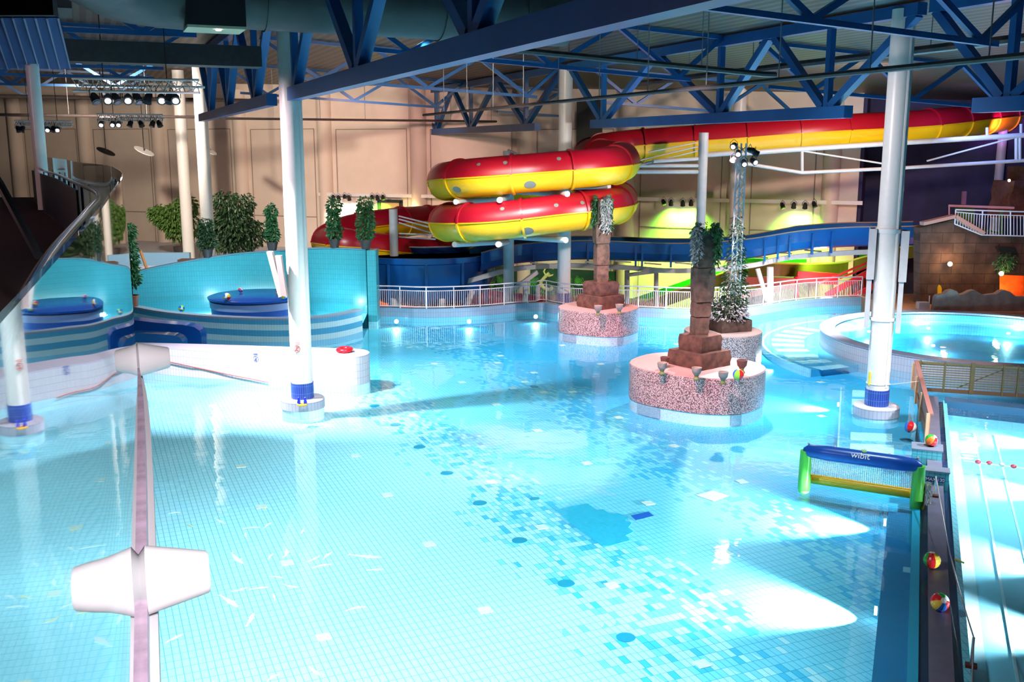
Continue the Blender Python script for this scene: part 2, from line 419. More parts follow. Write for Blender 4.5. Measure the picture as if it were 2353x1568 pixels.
M['lamp_warm'] = mat('globe_lamp_lit', (1, 1, 1), .3, emit=(1, .72, .40), estr=9)
M['pool_lamp'] = mat('pool_lamp_lit', (1, 1, 1), .3, emit=(.9, .97, 1), estr=9)
# ================================================================== THE SETTING
# pool basin outline (waterline of the far ledge), counter-clockwise later
ledge_px = [(858, 727), (902, 727.5), (955, 730), (1011, 730), (1100, 726), (1200, 717), (1252, 716), (1275, 721), (1330, 728), (1400, 727), (1463, 728), (1540, 732), (1606, 733), (1670, 731), (1734, 725.5), (1831, 710), (1924, 703), (2039, 701), (2160, 702)]
ledge = [gz(x, y, 0) for x, y in ledge_px]
L2 = spline([Vector((p.x, p.y, 0)) for p in ledge], 4)
L2 += [Vector((26, 52, 0)), Vector((32, 51, 0))]
D = Vector((.3763, .9265, 0)); DN = Vector((.9265, -.3763, 0))      # along / across the lane-pool partition
Q0 = gz(2195, 1220, 0); Q0.z = 0                                    # a point on the partition's right-hand edge
def pd(a, b, z=0.0): return Q0 + DN*a + D*b + Vector((0, 0, z))
C2 = Vector((19.0, 39.6, 0))                                        # centre of the round pool on the right
floor_poly = [(-34, -6), (34, -6), (34, 51)] + [(p.x, p.y) for p in reversed(L2)] + [(-7.2, 49.5), (-34, 49.5)]
fb = MB(); fb.prism(floor_poly, FZ-.3, FZ); struct('pool_floor', fb, M['floor'])
wb = MB(); k = len(floor_poly); wb.v = [(x, y, 0) for x, y in floor_poly]; wb.face(range(k)); 
o = wb.build('pool_water', M['water']); o['kind'] = 'structure'
# far ledge: dry tiles above the water, cyan tiles below
lb = MB(); lb.ribbon([(p.x, p.y) for p in L2], .38, 0.0, .42); struct('pool_ledge', lb, M['blue_grey_tile'])
lb = MB(); lb.ribbon([(p.x, p.y) for p in L2], .5, -3.2, -.0); struct('pool_wall_tiles', lb, M['cyan_tile'])
# lower hall floor beyond the ledge
gb = MB(); gb.box((0, 78, -3.1), (130, 52, .2)); struct('floor', gb, mat('hall_floor', (.30, .18, .15), .6, noise=.2))
gb = MB(); gb.prism([(-34, 49.6), (-7.2, 49.6), (-9.5, 60), (-13, 72), (-60, 90), (-60, 49.6)], -.4, .95); struct('upper_deck', gb, mat('deck_pale', (.55, .58, .66), .5))

# far wall
W = Vector((-.9265, .3763, 0)); WN = Vector((-.3763, -.9265, 0)); W0 = Vector((.7, 66, 0))
def wp(t, z, off=0.0): return W0 + W*t + WN*off + Vector((0, 0, z))
def wall_t(px, z=5):
    p = gp(px, 500, W0, W); return (p - W0).dot(W)
wallm = mat('plaster_cream', (.80, .68, .57), .7, noise=.06, nscale=1.2)
K = wp(wall_t(1968), 0)
b = MB(); b.bar(wp(95, 5), wp(wall_t(1968), 5), .4, 17); struct('wall_back', b, wallm)
tK = wall_t(1968)
b = MB()
darkm = mat('wall_dark_navy', (.035, .03, .10), .7, noise=.5, nscale=.8)
Kd = K + D*3.5
b.bar(Vector((Kd.x, Kd.y, 5)), Vector((Kd.x, Kd.y, 5)) - W*60, .4, 17); b.bar(Vector((K.x, K.y, 5)), Vector((Kd.x, Kd.y, 5)), .4, 17)
struct('wall_right', b, darkm)
b = MB(); b.box((-62, 50, 5), (.4, 130, 17)); struct('wall_left', b, wallm)
b = MB(); b.box((0, -12, 5), (130, .4, 17)); struct('wall_front', b, mat('wall_front_plaster', (.30, .30, .36), .8))
b = MB(); b.box((62, 20, 5), (.4, 80, 17)); struct('wall_far_right', b, darkm)
# half-round pilasters and panel joints on the far wall
n_ = 0
pil = [(60, .6), (214, .55), (381, .55), (566, .55), (757, .55), (968, .6), (1208, .5), (1440, .55), (1690, .5), (1905, .5)]
pm = mat('pilaster_cream', (.74, .62, .52), .65)
for x, r in pil:
    t = wall_t(x); n_ += 1; b = MB(); c = wp(t, -3, .2)
    b.tube([c, c + Vector((0, 0, 15.2))], r, 20); struct('trim_%d' % n_, b, pm)
jm = mat('joint_line', (.30, .23, .19), .8)
for i in range(len(pil)-1):
    ta, tb = wall_t(pil[i][0]) - .9, wall_t(pil[i+1][0]) + .9
    n_ += 1; b = MB()
    zt = 8 + (342-298)/2330*wp((ta+tb)/2, 0).y
    for (p, q) in ((wp(ta, zt, .22), wp(tb, zt, .22)), (wp(ta, zt, .22), wp(ta, -1, .22)), (wp(tb, zt, .22), wp(tb, -1, .22)), (wp(ta, 3.2, .22), wp(tb, 3.2, .22))):
        b.bar(p, q, .05, .05)
    struct('trim_%d' % n_, b, jm)
# white cornice rail along the wall
b = MB(); b.bar(wp(wall_t(745), 4.85, .55), wp(wall_t(1470), 4.85, .55), .25, .22); n_ += 1; struct('trim_%d' % n_, b, M['white'])
b = MB(); b.bar(wp(wall_t(1450), 4.95, .55), wp(wall_t(1981), 4.95, .55), .25, .22); n_ += 1; struct('trim_%d' % n_, b, M['white'])
# black screen and window in the far wall
b = MB(); t0, t1 = wall_t(1326), wall_t(1383)
b.hexa([wp(t1, 5.5, .2), wp(t0, 5.5, .2), wp(t0, 5.5, .35), wp(t1, 5.5, .35), wp(t1, 11, .2), wp(t0, 11, .2), wp(t0, 11, .35), wp(t1, 11, .35)])
tag(b.build('wall_screen', mat('dark_screen', (.03, .032, .03), .5)), 'dark grey screen panel high on the cream wall behind the slide column', 'screen')
t0, t1 = wall_t(874), wall_t(930)
wn = thing('window', 'lit yellow office window with dark frame in the cream wall', 'window', wp(t0, 3.1, .25))
del wn['category']; wn['kind'] = 'structure'; wn.name = 'window_1'
b = MB()
for (ta, tb, za, zb) in ((t0, t1, 4.35, 4.55), (t0, t1, 2.9, 3.1), (t0, t0-.22, 2.9, 4.5), (t1+.22, t1, 2.9, 4.5)):
    b.hexa([wp(ta, za, .22), wp(tb, za, .22), wp(tb, za, .38), wp(ta, za, .38), wp(ta, zb, .22), wp(tb, zb, .22), wp(tb, zb, .38), wp(ta, zb, .38)])
b.build('window_frame', M['dark'], wn)
b = MB(); b.quad(wp(t0, 3.0, .25), wp(t1, 3.0, .25), wp(t1, 4.4, .25), wp(t0, 4.4, .25)); b.build('pane', mat('lit_pane', (.45, .30, .10), .4, emit=(.6, .38, .12), estr=.35), wn)
lamp('POINT', wp(wall_t(960), 3.9, 1.2), 60, (1, .75, .35), size=.3)
# jungle mural low on the wall
t0, t1 = wall_t(1120), wall_t(1440)
mur = thing('mural', 'dark green jungle mural with bright leaf shapes behind the railing', 'mural', wp(t0, -3, .3))
b = MB(); b.hexa([wp(t0, -3, .2), wp(t1, -3, .2), wp(t1, -3, .35), wp(t0, -3, .35), wp(t0, .3, .2), wp(t1, .3, .2), wp(t1, .3, .35), wp(t0, .3, .35)])
b.build('panel', mat('mural_green', (.02, .10, .05), .6, noise=.5, nscale=2), mur)
b = MB(); rr = random.Random(3)
for i in range(46):
    t = t0 + (t1-t0)*rr.random(); z = -1.9 + 1.9*rr.random(); s = rr.uniform(.35, .8); a = rr.uniform(-2.6, -.5)
    d = W*math.cos(a) + Vector((0, 0, 1))*math.sin(a); sd = (W*(-math.sin(a)) + Vector((0, 0, 1))*math.cos(a))
    base = wp(t, z, .37)
    for q in range(7):
        f = q/6; p = base + d*s*f
        for sg in (-1, 1):
            tip = p + (d*.5 + sd*sg)*s*.45*math.sin(math.pi*(f*.8+.15))
            b.quad(p, p + d*s*.1, tip + d*.02, tip)
b.build('painted_leaves', mat('mural_leaf', (.12, .75, .05), .6, noise=.6, nscale=3), mur)
b = MB(); pth = [gp(x, y, wp(0, 0, .4), W) for x, y in ((1262, 628), (1250, 640), (1243, 650), (1248, 660), (1262, 666), (1270, 660))]
b.tube(spline(pth, 4), .12, 8); b.tube([pth[0] + Vector((.35*math.cos(a), 0, .3*math.sin(a)+.1)) for a in [i*.785 for i in range(8)]], .06, 6, closed=True)
b.build('painted_snake', mat('mural_snake', (.70, .75, .30), .6), mur)

# ceiling: corrugated deck falling to the right
def roof(u): return 12.85 - .05*max(u, 0) - .02*min(u, 0)
b = MB()
def rp(u, v, dz=0): p = uv3(u, v, 0); return (p.x, p.y, roof(u)+dz)
for (ua, ub) in ((-60, 0), (0, 60)):
    b.hexa([rp(ua, -60), rp(ub, -60), rp(ub, 75), rp(ua, 75), rp(ua, -60, .3), rp(ub, -60, .3), rp(ub, 75, .3), rp(ua, 75, .3)])
cm = bpy.data.materials.new('corrugated_deck'); cm.use_nodes = True; nt = cm.node_tree; bs = nt.nodes['Principled BSDF']
g = nt.nodes.new('ShaderNodeNewGeometry'); mp = nt.nodes.new('ShaderNodeMapping'); mp.inputs['Rotation'].default_value = (0, 0, -GA); nt.links.new(g.outputs['Position'], mp.inputs['Vector'])
sp = nt.nodes.new('ShaderNodeSeparateXYZ'); nt.links.new(mp.outputs[0], sp.inputs[0])
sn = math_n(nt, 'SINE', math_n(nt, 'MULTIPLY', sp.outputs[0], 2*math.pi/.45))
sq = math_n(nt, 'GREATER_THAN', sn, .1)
c_ = mixc(nt, sq, (.022, .02, .018), (.085, .075, .068)); nt.links.new(c_, bs.inputs['Base Color']); bs.inputs['Roughness'].default_value = .5  # flat slab: ridge light and groove shade painted as stripes
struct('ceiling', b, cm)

# ------------------------------------------------------------------ columns
def column(x, y, ztop, label, r=.33, base=True, band=True, z0=0.0, seam=True, rb=.68, hb=.30):
    t = thing('column', label, 'column', (x, y, z0), None)
    zb = z0 + (hb if base else 0)
    if base:
        q = MB(); q.lathe([(rb-.03, FZ), (rb-.03, 0.0)], (x, y, 0), 40); q.build('base_foot', M['pale_tile'], t)
        q = MB(); q.lathe([(rb, 0.0), (rb, hb-.03), (rb-.04, hb)], (x, y, 0), 40); q.build('base', M['grey_tile'], t)
    if band:
        q = MB(); q.lathe([(r+.025, zb), (r+.025, zb+.5)], (x, y, 0), 32); q.build('tile_band', M['navy_tile'], t)
    q = MB(); q.lathe([(r, zb), (r, ztop)], (x, y, 0), 36); q.build('shaft', M['column'], t)
    if seam:
        q = MB(); d = Vector((-x, -y, 0)).normalized(); d = Vector((d.x*math.cos(.75)-d.y*math.sin(.75), d.x*math.sin(.75)+d.y*math.cos(.75), 0))
        p = Vector((x, y, 0)) + d*(r+.01)
        if ztop > 5: q.bar(p+Vector((0, 0, zb+.6)), p+Vector((0, 0, ztop-.5)), .05, .03); q.build('cable_strip', M['white'], t)
    return t
near = column(-6.6, 30.5, 12.4, 'thick white column nearest on the left, rising from the pool with navy foot band')
rightc = column(11.17, 29.6, 11.9, 'thick white column on the right beside the partition, with side casings')
column(2.6, 49.5, 11.9, 'white column with navy foot band at the far pool ledge', base=False, z0=.42, seam=False)
b = MB(); b.lathe([(.95, FZ), (.95, 0)], (2.6, 49.3, 0), 32); struct('ledge_foot', b, M['cyan_tile'])
b = MB(); b.lathe([(.95, 0), (.95, .44)], (2.6, 49.3, 0), 32); struct('ledge_bulge', b, M['blue_grey_tile'])
column(-20.8, 64, 12.8, 'slim pinkish column in front of the leafy tree by the far left wall', base=False, band=False, z0=.95, seam=False, r=.36)
column(-16.6, 54.5, 12.6, 'grey column between the two big indoor trees', base=False, band=False, z0=.95, seam=False, r=.34)
column(12.7, 57, 11.3, 'white column behind the light mast, passing behind the yellow tube', base=False, band=False, z0=-3, seam=False, r=.36)
column(28.0, 58.0, 11.0, 'distant column lit violet against the dark wall at far right', base=False, band=False, z0=-3, seam=False, r=.25)
# side casings of the right column
for sg, (x0, y0, x1, y1) in ((-1, (2050, 525, 2040, 760)), (1, (2119, 528, 2102, 768))):
    ra = rightc
    z1 = 8 - (y0-342)/2330*29.6; z0_ = 8 - (y1-342)/2330*29.6
    d = Vector((29.6, -11.17, 0)).normalized()*sg*.45
    q = MB(); q.box((11.17+d.x, 29.6+d.y, (z0_+z1)/2), (.14, .42, z1-z0_), math.atan2(-11.17, 29.6)); q.box((11.17+d.x, 29.6+d.y-.05, z1-.75), (.22, .5, 1.5), math.atan2(-11.17, 29.6))
    q.build('side_casing', M['grey_white'], ra)
q = MB(); q.lathe([(.35, 5.55), (.37, 5.6), (.37, 5.68), (.35, 5.7)], (11.17, 29.6, 0), 32); q.lathe([(.345, 2.9), (.37, 2.93), (.37, 3.0), (.345, 3.02)], (11.17, 29.6, 0), 32); q.build('collar', M['white'], rightc)
# no-diving pictograms
def picto(parent, p, nrm, s, m):
    nrm = Vector(nrm).normalized(); side = Vector((-nrm.y, nrm.x, 0)); up = Vector((0, 0, 1)); p = Vector(p) + nrm*.012
    q = MB(); ringp = [p + side*math.cos(a)*s + up*math.sin(a)*s for a in [i*math.pi/12 for i in range(24)]]
    q.tube(ringp, s*.07, 5, closed=True)
    q.bar(p + side*s*.7 + up*s*.7, p - side*s*.7 - up*s*.7, .01, s*.1)
    q.barv(p - side*s*.35 - up*s*.45, p + side*s*.35 - up*s*.45, up, s*.25, .01)
    q.barv(p - side*s*.3 + up*s*.1, p + side*s*.1 + up*s*.45, up, s*.12, .01)
    for dz in (1.5, 1.9): q.barv(p - side*s*.95 + up*s*dz, p + side*s*.95 + up*s*dz, up, s*.13, .006)
    return q.build('pictogram', m, parent)
redink = mat('sign_red_ink', (.45, .03, .02), .6); blueink = mat('sign_blue_ink', (.03, .05, .20), .6)
dcam = Vector((6.6, -30.5, 0)).normalized(); d2 = Vector((dcam.x*math.cos(-.35)-dcam.y*math.sin(-.35), dcam.x*math.sin(-.35)+dcam.y*math.cos(-.35), 0))
picto(near, Vector((-6.6, 30.5, 1.93)) + d2*.335, d2, .10, redink)
# casing boards hanging on the near column
q = MB(); P_ = [gy(x, y, 30.0) for x, y in ((612, 579), (624, 579), (650, 680), (640, 684))]
k = len(q.v); q.hexa([P_[0], P_[1], P_[2], P_[3]] + [p + Vector((0, .25, 0)) for p in P_]); q.build('casing_board', M['column'], near)
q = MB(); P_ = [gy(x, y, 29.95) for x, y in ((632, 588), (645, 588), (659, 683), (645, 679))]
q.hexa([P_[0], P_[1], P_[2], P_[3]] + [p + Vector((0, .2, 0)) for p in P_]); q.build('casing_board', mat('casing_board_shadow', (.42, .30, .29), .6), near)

# ------------------------------------------------------------------ roof trusses
def truss(name_label, u, vs, v0, v1, zb, zt, vtop, chord_v=None, posts=True, cw=.34):
    """vs bottom nodes, vtop top nodes"""
    c0, c1 = chord_v if chord_v else (v0, v1)
    t = thing('roof_truss', name_label, 'truss', uv3(u, (c0+c1)/2, zb))
    q = MB(); q.bar(uv3(u, c0, zb+.2), uv3(u, c1, zb+.2), cw, .38); q.build('bottom_chord', M['steel_blue'], t)
    q = MB(); q.bar(uv3(u, v0, zt-.17), uv3(u, v1, zt-.17), cw, .34); q.build('top_chord', M['steel_blue'], t)
    for vb in vs:
        for vt in vtop:
            if abs(vt-vb) < 5.2:
                q = MB(); q.barv(uv3(u, vb + (.18 if vt > vb else -.18), zb+.38), uv3(u, vt + (-.15 if vt > vb else .15), zt-.3), N, .26, .24); q.build('diagonal', M['steel_blue'], t)
        if posts:
            q = MB(); q.barv(uv3(u, vb, zb+.38), uv3(u, vb, zt-.3), N, .2, .2); q.build('vertical', M['steel_blue'], t)
    return t
ZB1 = 9.38
vb1 = [-30.1, -22.8, -15.5, -8.2, -.9]
truss('long blue roof truss crossing overhead from the near left column to the upper right', 0, vb1, -34, -.2, ZB1, 12.75, [-33.7, -26.4, -19.1, -11.8, -4.5], chord_v=(-34, -.4))
truss('blue roof truss continuing past the near left column towards the grey column', 0, [6.4, 13.7, 20.2], .3, 25.5, ZB1, 12.75, [2.7, 10, 17, 23.8], chord_v=(3.2, 24.6))
u2 = 15.95; zt2 = 12.0; zb2 = 8.92
def v_of_px(x):   # place along the second truss line
    p = gp(x, 285, uv3(u2, 0, 0), A); return V_of(p)
b1 = [v_of_px(1386), v_of_px(1652), v_of_px(1899)]
truss('blue W-braced roof truss hanging above the yellow tube, between two white columns', u2, b1, v_of_px(2100), 13.6, zb2, zt2, [13.6, (b1[0]+b1[1])/2, (b1[1]+b1[2])/2, v_of_px(2100)], chord_v=(v_of_px(1948), v_of_px(1363)))
b0 = [v_of_px(1208.7), v_of_px(1082.6), v_of_px(1003)]
truss('smaller blue W-braced roof truss above the upper loop of the slide', u2, b0, 14.2, v_of_px(960), zb2, zt2, [14.6, (b0[0]+b0[1])/2, (b0[1]+b0[2])/2, v_of_px(965)], chord_v=(v_of_px(1235), v_of_px(992)))
b2 = [v_of_px(2313), v_of_px(2313)-7.3]
truss('blue roof truss at the upper right corner beyond the right column', u2, b2, v_of_px(2313)-12, v_of_px(2125), zb2, zt2, [v_of_px(2125), v_of_px(2313)-3.65, v_of_px(2313)-11], chord_v=(v_of_px(2313)-12, v_of_px(2240)))
# light cross trusses
jl = {-12.4: 'slim blue cross truss overhead that ends just past the right column', .9: 'slim blue cross truss ending above the upper slide loop', 14.3: 'slim blue cross truss in the middle distance over the far pool', 28.0: 'slim blue cross truss near the far wall', 41.0: 'farthest slim blue cross truss against the wall top'}
def joist(v, ua, ub, lab, z_at, nodes, tops, w_=.16):
    t = thing('cross_truss', lab, 'truss', uv3((ua+ub)/2, v, z_at((ua+ub)/2)))
    q = MB(); q.bar(uv3(ua, v, z_at(ua)+.07), uv3(ub, v, z_at(ub)+.07), w_, .13); q.build('bottom_chord', M['steel_blue'], t)
    for n0 in nodes:
        for tt in tops:
            if abs(tt-n0) < 2.7:
                q = MB(); q.barv(uv3(n0, v, z_at(n0)+.1), uv3(tt, v, roof(tt)-.1), A, .15, .15); q.build('diagonal', M['steel_blue'], t)
    q = MB(); q.bar(uv3(min(tops), v, roof(min(tops))-.1), uv3(max(tops), v, roof(max(tops))-.1), .15, .14); q.build('top_chord', M['steel_blue'], t)
for v, lab in jl.items():
    if v < 40: joist(v, 2.5, 14.5, lab, lambda u: 11.13-.0515*u, [4, 9, 14], [1.5, 6.5, 11.5, 15.8])
    if v > 0:
        joist(v, -14.5, -2.5, lab.replace('slim blue', 'slim blue left-bay'), lambda u: 11.2, [-4, -9, -14], [-1.5, -6.5, -11.5, -15.8])
    if -13 < v < 30:
        joist(v, 18, 30, lab.replace('slim blue', 'slim blue right-bay').replace('ends just past', 'starts beyond').replace('ending above', 'lying right of'), lambda u: 11.13-.0515*u, [20, 25, 30], [17.5, 22.5, 27.5])
joist(20.5, -14.5, -2.5, 'slim blue cross truss over the stage lights at left, second from the wall', lambda u: 11.2, [-4, -9, -14], [-1.5, -6.5, -11.5, -15.8])
joist(33.5, -30, -16.5, 'far slim blue cross truss above the leftmost stage lights', lambda u: 11.2, [-18, -23, -28], [-17, -20.5, -25.5, -29.8])
joist(20.5, -30, -16.5, 'slim blue cross truss above the left balcony column', lambda u: 11.2, [-18, -23, -28], [-17, -20.5, -25.5, -29.8])
M['hanger'] = mat('hanger_steel', (.20, .20, .22), .5)
# sprinkler pipes with hangers
def pipe(pts, r, lab, hang=3.0, m='dark_pipe', ztop=None):
    t = thing('sprinkler_pipe', lab, 'pipe', pts[0])
    q = MB(); q.tube(pts, r, 8); q.build('pipe_run', M[m], t)
    for i in range(len(pts)-1):
        a, b_ = Vector(pts[i]), Vector(pts[i+1]); L = (b_-a).length; n = int(L/hang)
        for j in range(1, n+1):
            p = a + (b_-a)*(j/(n+1)); q = MB(); q.tube([p, Vector((p.x, p.y, roof(U_of(p))))], .016, 6); q.build('hanger', M['hanger'], t)
    return t
pipe([uv3(9.0, -26, 9.55), uv3(9.0, 15, 9.55)], .06, 'long dark sprinkler pipe running in front of the right-hand trusses')
pipe([uv3(5.0, -4, 10.75), uv3(14, -4, 10.3), uv3(14.5, -4, 10.3)], .09, 'dark pipe slung under the blue trusses in the middle')
pipe([uv3(2.0, 31, 9.75), uv3(30, 31, 9.75)], .07, 'dark pipe along the top of the cream wall, centre')
pipe([uv3(-34, 29, 9.75), uv3(1.5, 29, 9.75)], .08, 'dark pipe along the top of the cream wall, left', 4)
pipe([uv3(-34, 40, 11.2), uv3(6, 40, 11.2)], .12, 'thick dark pipe bundle under the roof at the far left', 4)
pipe([uv3(17.5, -16, 10.9), uv3(17.5, 10, 10.9)], .13, 'brown pipe beside the upper chord of the right truss', 5)
# ducts
q = MB(); d0 = uv3(-3.5, -4.6, 11.75); d1 = uv3(6.8, -4.6, 11.65)
t = thing('air_duct', 'big round metal air duct passing behind the long blue truss', 'duct', d0)
q.tube([d0 + (d1-d0)*i/12 for i in range(13)], .85, 28); q.build('duct_tube', M['duct'], t)
for f in (.2, .42, .64, .86): q = MB(); q.tube([d0+(d1-d0)*f, d0+(d1-d0)*(f+.006)], .89, 28); q.build('seam', M['duct'], t)
q = MB(); a = uv3(-3.6, -4.8, 11.6)
q.tube(spline([uv3(-3.2, -4.6, 11.75), uv3(-4.6, -5.2, 11.8), uv3(-5.6, -7.0, 12.0), uv3(-6.2, -9.5, 12.1)], 6), .95, 24); tag(q.build('duct_elbow', M['duct']), 'bulging round duct elbow above the near left column', 'duct')
q = MB(); a = uv3(-5.8, -5.0, 11.75); b_ = uv3(-26, -5.0, 11.75); q.bar(a, b_, 1.8, 1.45); tag(q.build('air_duct', mat('dark_duct', (.05, .055, .06), .5, noise=.3)), 'long dark rectangular air duct along the top left edge', 'duct')
q = MB(); a = uv3(-.6, 1.6, 10.75); b_ = uv3(-24, 1.6, 10.75); q.bar(a, b_, .9, .6); tag(q.build('air_duct', mat('dark_duct_low', (.035, .035, .04), .5, noise=.3)), 'lower dark duct behind the left stage lights', 'duct')
sp_ = thing('ceiling_speaker', 'dark box with pale underside and a small round downlight, beside the duct elbow', 'box', gy(510, 40, 24.6))
q = MB(); c = gy(490, 32, 24.9); q.box((c.x, c.y, c.z+.35), (1.35, 1.2, 1.35), GA); q.build('casing', M['dark'], sp_)
q = MB(); q.box((c.x, c.y, c.z-.36), (1.33, 1.18, .06), GA); q.build('underside', mat('beige_panel', (.75, .58, .38), .6), sp_)
q = MB(); c2_ = gy(502, 71, 24.6); q.lathe([(.06, -.02), (.06, .02)], (c2_.x, c2_.y, c.z-.40), 16); q.build('downlight', M['lamp_on'], sp_)
# blue slatted soffit on the left
so = thing('slatted_soffit', 'blue slatted ceiling raft hanging over the balcony at top left', 'ceiling raft', (-13, 19.5, 9.9))
pts = [gz(133, 41, 9.9), gz(162, 159, 9.9), gz(-260, 152, 9.9), gz(-400, 41, 9.9)]
pts = [(p.x, p.y) for p in pts]
q = MB(); q.prism(pts, 9.9, 10.05); q.build('raft_panel', mat('soffit_blue', (.004, .035, .16), .8), so)
q = MB()
for i in range(16):
    xa = 133 - i*26; xb = 162 - i*24
    q.bar(gz(xa, 41, 9.87), gz(xb, 159, 9.87), .025, .02)
q.build('slat_joints', mat('soffit_line', (.16, .22, .4), .4), so)
b = MB(); p0_, p1_ = gz(135, 30, 9.9), gz(-400, 30, 9.9); b.bar(p0_ + Vector((0, -.1, .3)), p1_ + Vector((0, -.1, .3)), .15, .7); b.build('edge_beam', M['dark'], so)
q = MB(); q.lathe([(.145, 6.6), (.145, 9.9)], (-10.95, 23.5, 0), 24); tag(q.build('balcony_column', M['column']), 'slim pale column standing on the dark balcony at left', 'column')
# ================================================================== ISLANDS
def island(cx, cy, rx, ry, rz, h, label, flat=None):
    t = thing('pool_island', label, 'pool island', (cx, cy, 0))
    q = MB()
    P = []
    n = 56
    for i in range(n):      # rounded lozenge
        a = 2*math.pi*i/n; e = flat or 2.0
        x = math.copysign(abs(math.cos(a))**(2/e), math.cos(a))*rx; y = math.copysign(abs(math.sin(a))**(2/e), math.sin(a))*ry
        P.append((cx + x*math.cos(rz)-y*math.sin(rz), cy + x*math.sin(rz)+y*math.cos(rz)))
    S = [(cx+(p[0]-cx)*.985, cy+(p[1]-cy)*.985) for p in P]
    q.prism(S, FZ, .02, smooth=True); q.build('underwater_band', M['pale_band'], t)
    q = MB(); q.prism(P, .02, h-.03, smooth=True); q.build('terrazzo_side', M['terrazzo'], t)
    q = MB(); q.prism([(cx+(p[0]-cx)*.99, cy+(p[1]-cy)*.99) for p in P], h-.03, h); q.build('coping', M['pink_top'], t)
    # grey inset panels in the band
    k0 = n*3//4 - 5
    for kk, wd in ((k0, 5), (k0+13, 3)):
        q = MB(); seg = [P[(kk+j) % n] for j in range(wd)]
        q.ribbon(seg, -.01, -.33, .0); q.build('grey_inset', mat('grey_inset', (.30, .42, .50), .5), t)
    return t
island(5.97, 31.45, 2.15, 1.75, R(-36), 1.15, 'large terrazzo pool island in front, carrying stone stela, goblets and a ball', 2.5)
island(3.86, 43.9, 1.72, 1.55, R(-30), 1.08, 'farther terrazzo pool island left of the large one, with two goblets', 2.7)
island(8.12, 37.7, 1.48, 1.48, 0, 1.15, 'round terrazzo pool island behind the large one, carrying the flower planter', 2.0)

def rough_box(q, c, sx, sy, h, rz, m=0, jit=.03, taper=.0, seed=1):
    rr = random.Random(seed); ca, sa = math.cos(rz), math.sin(rz); nx = 5; rings = []
    base = []
    for (x0, y0, x1, y1) in ((-1, -1, 1, -1), (1, -1, 1, 1), (1, 1, -1, 1), (-1, 1, -1, -1)):
        for i in range(nx): f = i/nx; base.append((x0+(x1-x0)*f, y0+(y1-y0)*f))
    nz = 4
    for kz in range(nz+1):
        f = kz/nz; ring = []
        sc_ = 1 - taper*f - (.03 if kz in (0, nz) else 0)
        for (bx, by) in base:
            x = bx*sx/2*sc_ + rr.uniform(-jit, jit); y = by*sy/2*sc_ + rr.uniform(-jit, jit)
            ring.append(len(q.v)); q.v.append((c[0]+x*ca-y*sa, c[1]+x*sa+y*ca, c[2]+h*f + (rr.uniform(-jit, jit)*.3 if 0 < kz < nz else 0)))
        rings.append(ring)
    nb = len(base)
    for kz in range(nz):
        for i in range(nb):
            j = (i+1) % nb; q.face((rings[kz][i], rings[kz][j], rings[kz+1][j], rings[kz+1][i]), None, False, m)
    q.face(rings[-1], None, False, m); q.face(list(reversed(rings[0])), None, False, m)
def blob_leaves(q, blobs, n, size, droop=.6, m=0, shell=.55):
    tot = sum(b[1]*b[2]*b[3] for b in blobs)
    for (c, rx, ry, rz) in blobs:
        kk = max(6, int(n * rx*ry*rz/tot))
        for _ in range(kk):
            while True:
                x, y, z = (rnd.uniform(-1, 1) for _ in range(3)); d2_ = x*x+y*y+z*z
                if shell*shell < d2_ <= 1: break
            p = (c[0]+x*rx, c[1]+y*ry, c[2]+z*rz)
            q.leaf(p, (x+rnd.uniform(-.6, .6), y+rnd.uniform(-.6, .6), z*.5 - droop + rnd.uniform(-.5, .5)), size*rnd.uniform(.7, 1.3), m)
def vine_strand(q, p, L, size, m=0, spread=.06, n=30):
    x, y, z = p
    for i in range(n):
        f = i/n; q.leaf((x+rnd.uniform(-spread, spread), y+rnd.uniform(-spread, spread), z-L*f), (rnd.uniform(-1, 1), rnd.uniform(-1, 1), -.8), size*rnd.uniform(.7, 1.3), m)

def stela(cx, cy, z0, tiers, segs, label, rz, vines):
    t = thing('stone_stela', label, 'stone pillar', (cx, cy, z0)); z = z0
    for i, (s_, h) in enumerate(tiers):
        q = MB(); rough_box(q, (cx, cy, z), s_, s_, h, rz, jit=.02, seed=i+3); q.build('plinth_block', M['stone_red'], t); z += h
    for i, (dx, w_, dpt, h) in enumerate(segs):
        q = MB(); rough_box(q, (cx+dx, cy-.02*i, z), w_, dpt, h-.03, rz*.35, jit=.018, taper=.06 if i % 2 else -.05, seed=i+9)
        q.build('carved_block', M['stone'], t); z += h
        if i < len(segs)-1:
            q = MB(); q.box((cx+dx, cy-.02*i, z-.015), (w_*.9, dpt*.9, .05), rz*.35); q.build('joint', mat('stone_joint', (.06, .035, .02), .9), t)
    return t, z
t, zt_ = stela(3.95, 43.9, 1.08, [(1.5, .56), (1.13, .58)], [(0, .52, .5, .75), (.0, .60, .5, .95), (-.01, .64, .5, .85), (0, .54, .48, 1.05)], 'leaning stone pillar on the farther island, silver and green ivy at its top', R(40), None)
def ivy(cx, cy, z, parts, lab, r=.3, n=28, size=.12, body=.35):
    tt = thing('ivy', lab, 'hanging plant', (cx, cy, z))
    for nm, m_, ang0, ang1, L in parts:
        q = MB()
        for i in range(n):
            a = ang0 + (ang1-ang0)*i/(n-1); rr_ = r*rnd.uniform(.9, 1.25)
            vine_strand(q, (cx+math.cos(a)*rr_, cy+math.sin(a)*rr_, z+rnd.uniform(0, .12)), L*rnd.uniform(.5, 1.1), size, spread=.07, n=int(24*L))
        for _ in range(40):
            a = rnd.uniform(ang0, ang1); q.leaf((cx+math.cos(a)*r*.8, cy+math.sin(a)*r*.8, z+rnd.uniform(0, .18)), (math.cos(a), math.sin(a), .4), size)
        q.build(nm, M[m_], tt)
    return tt
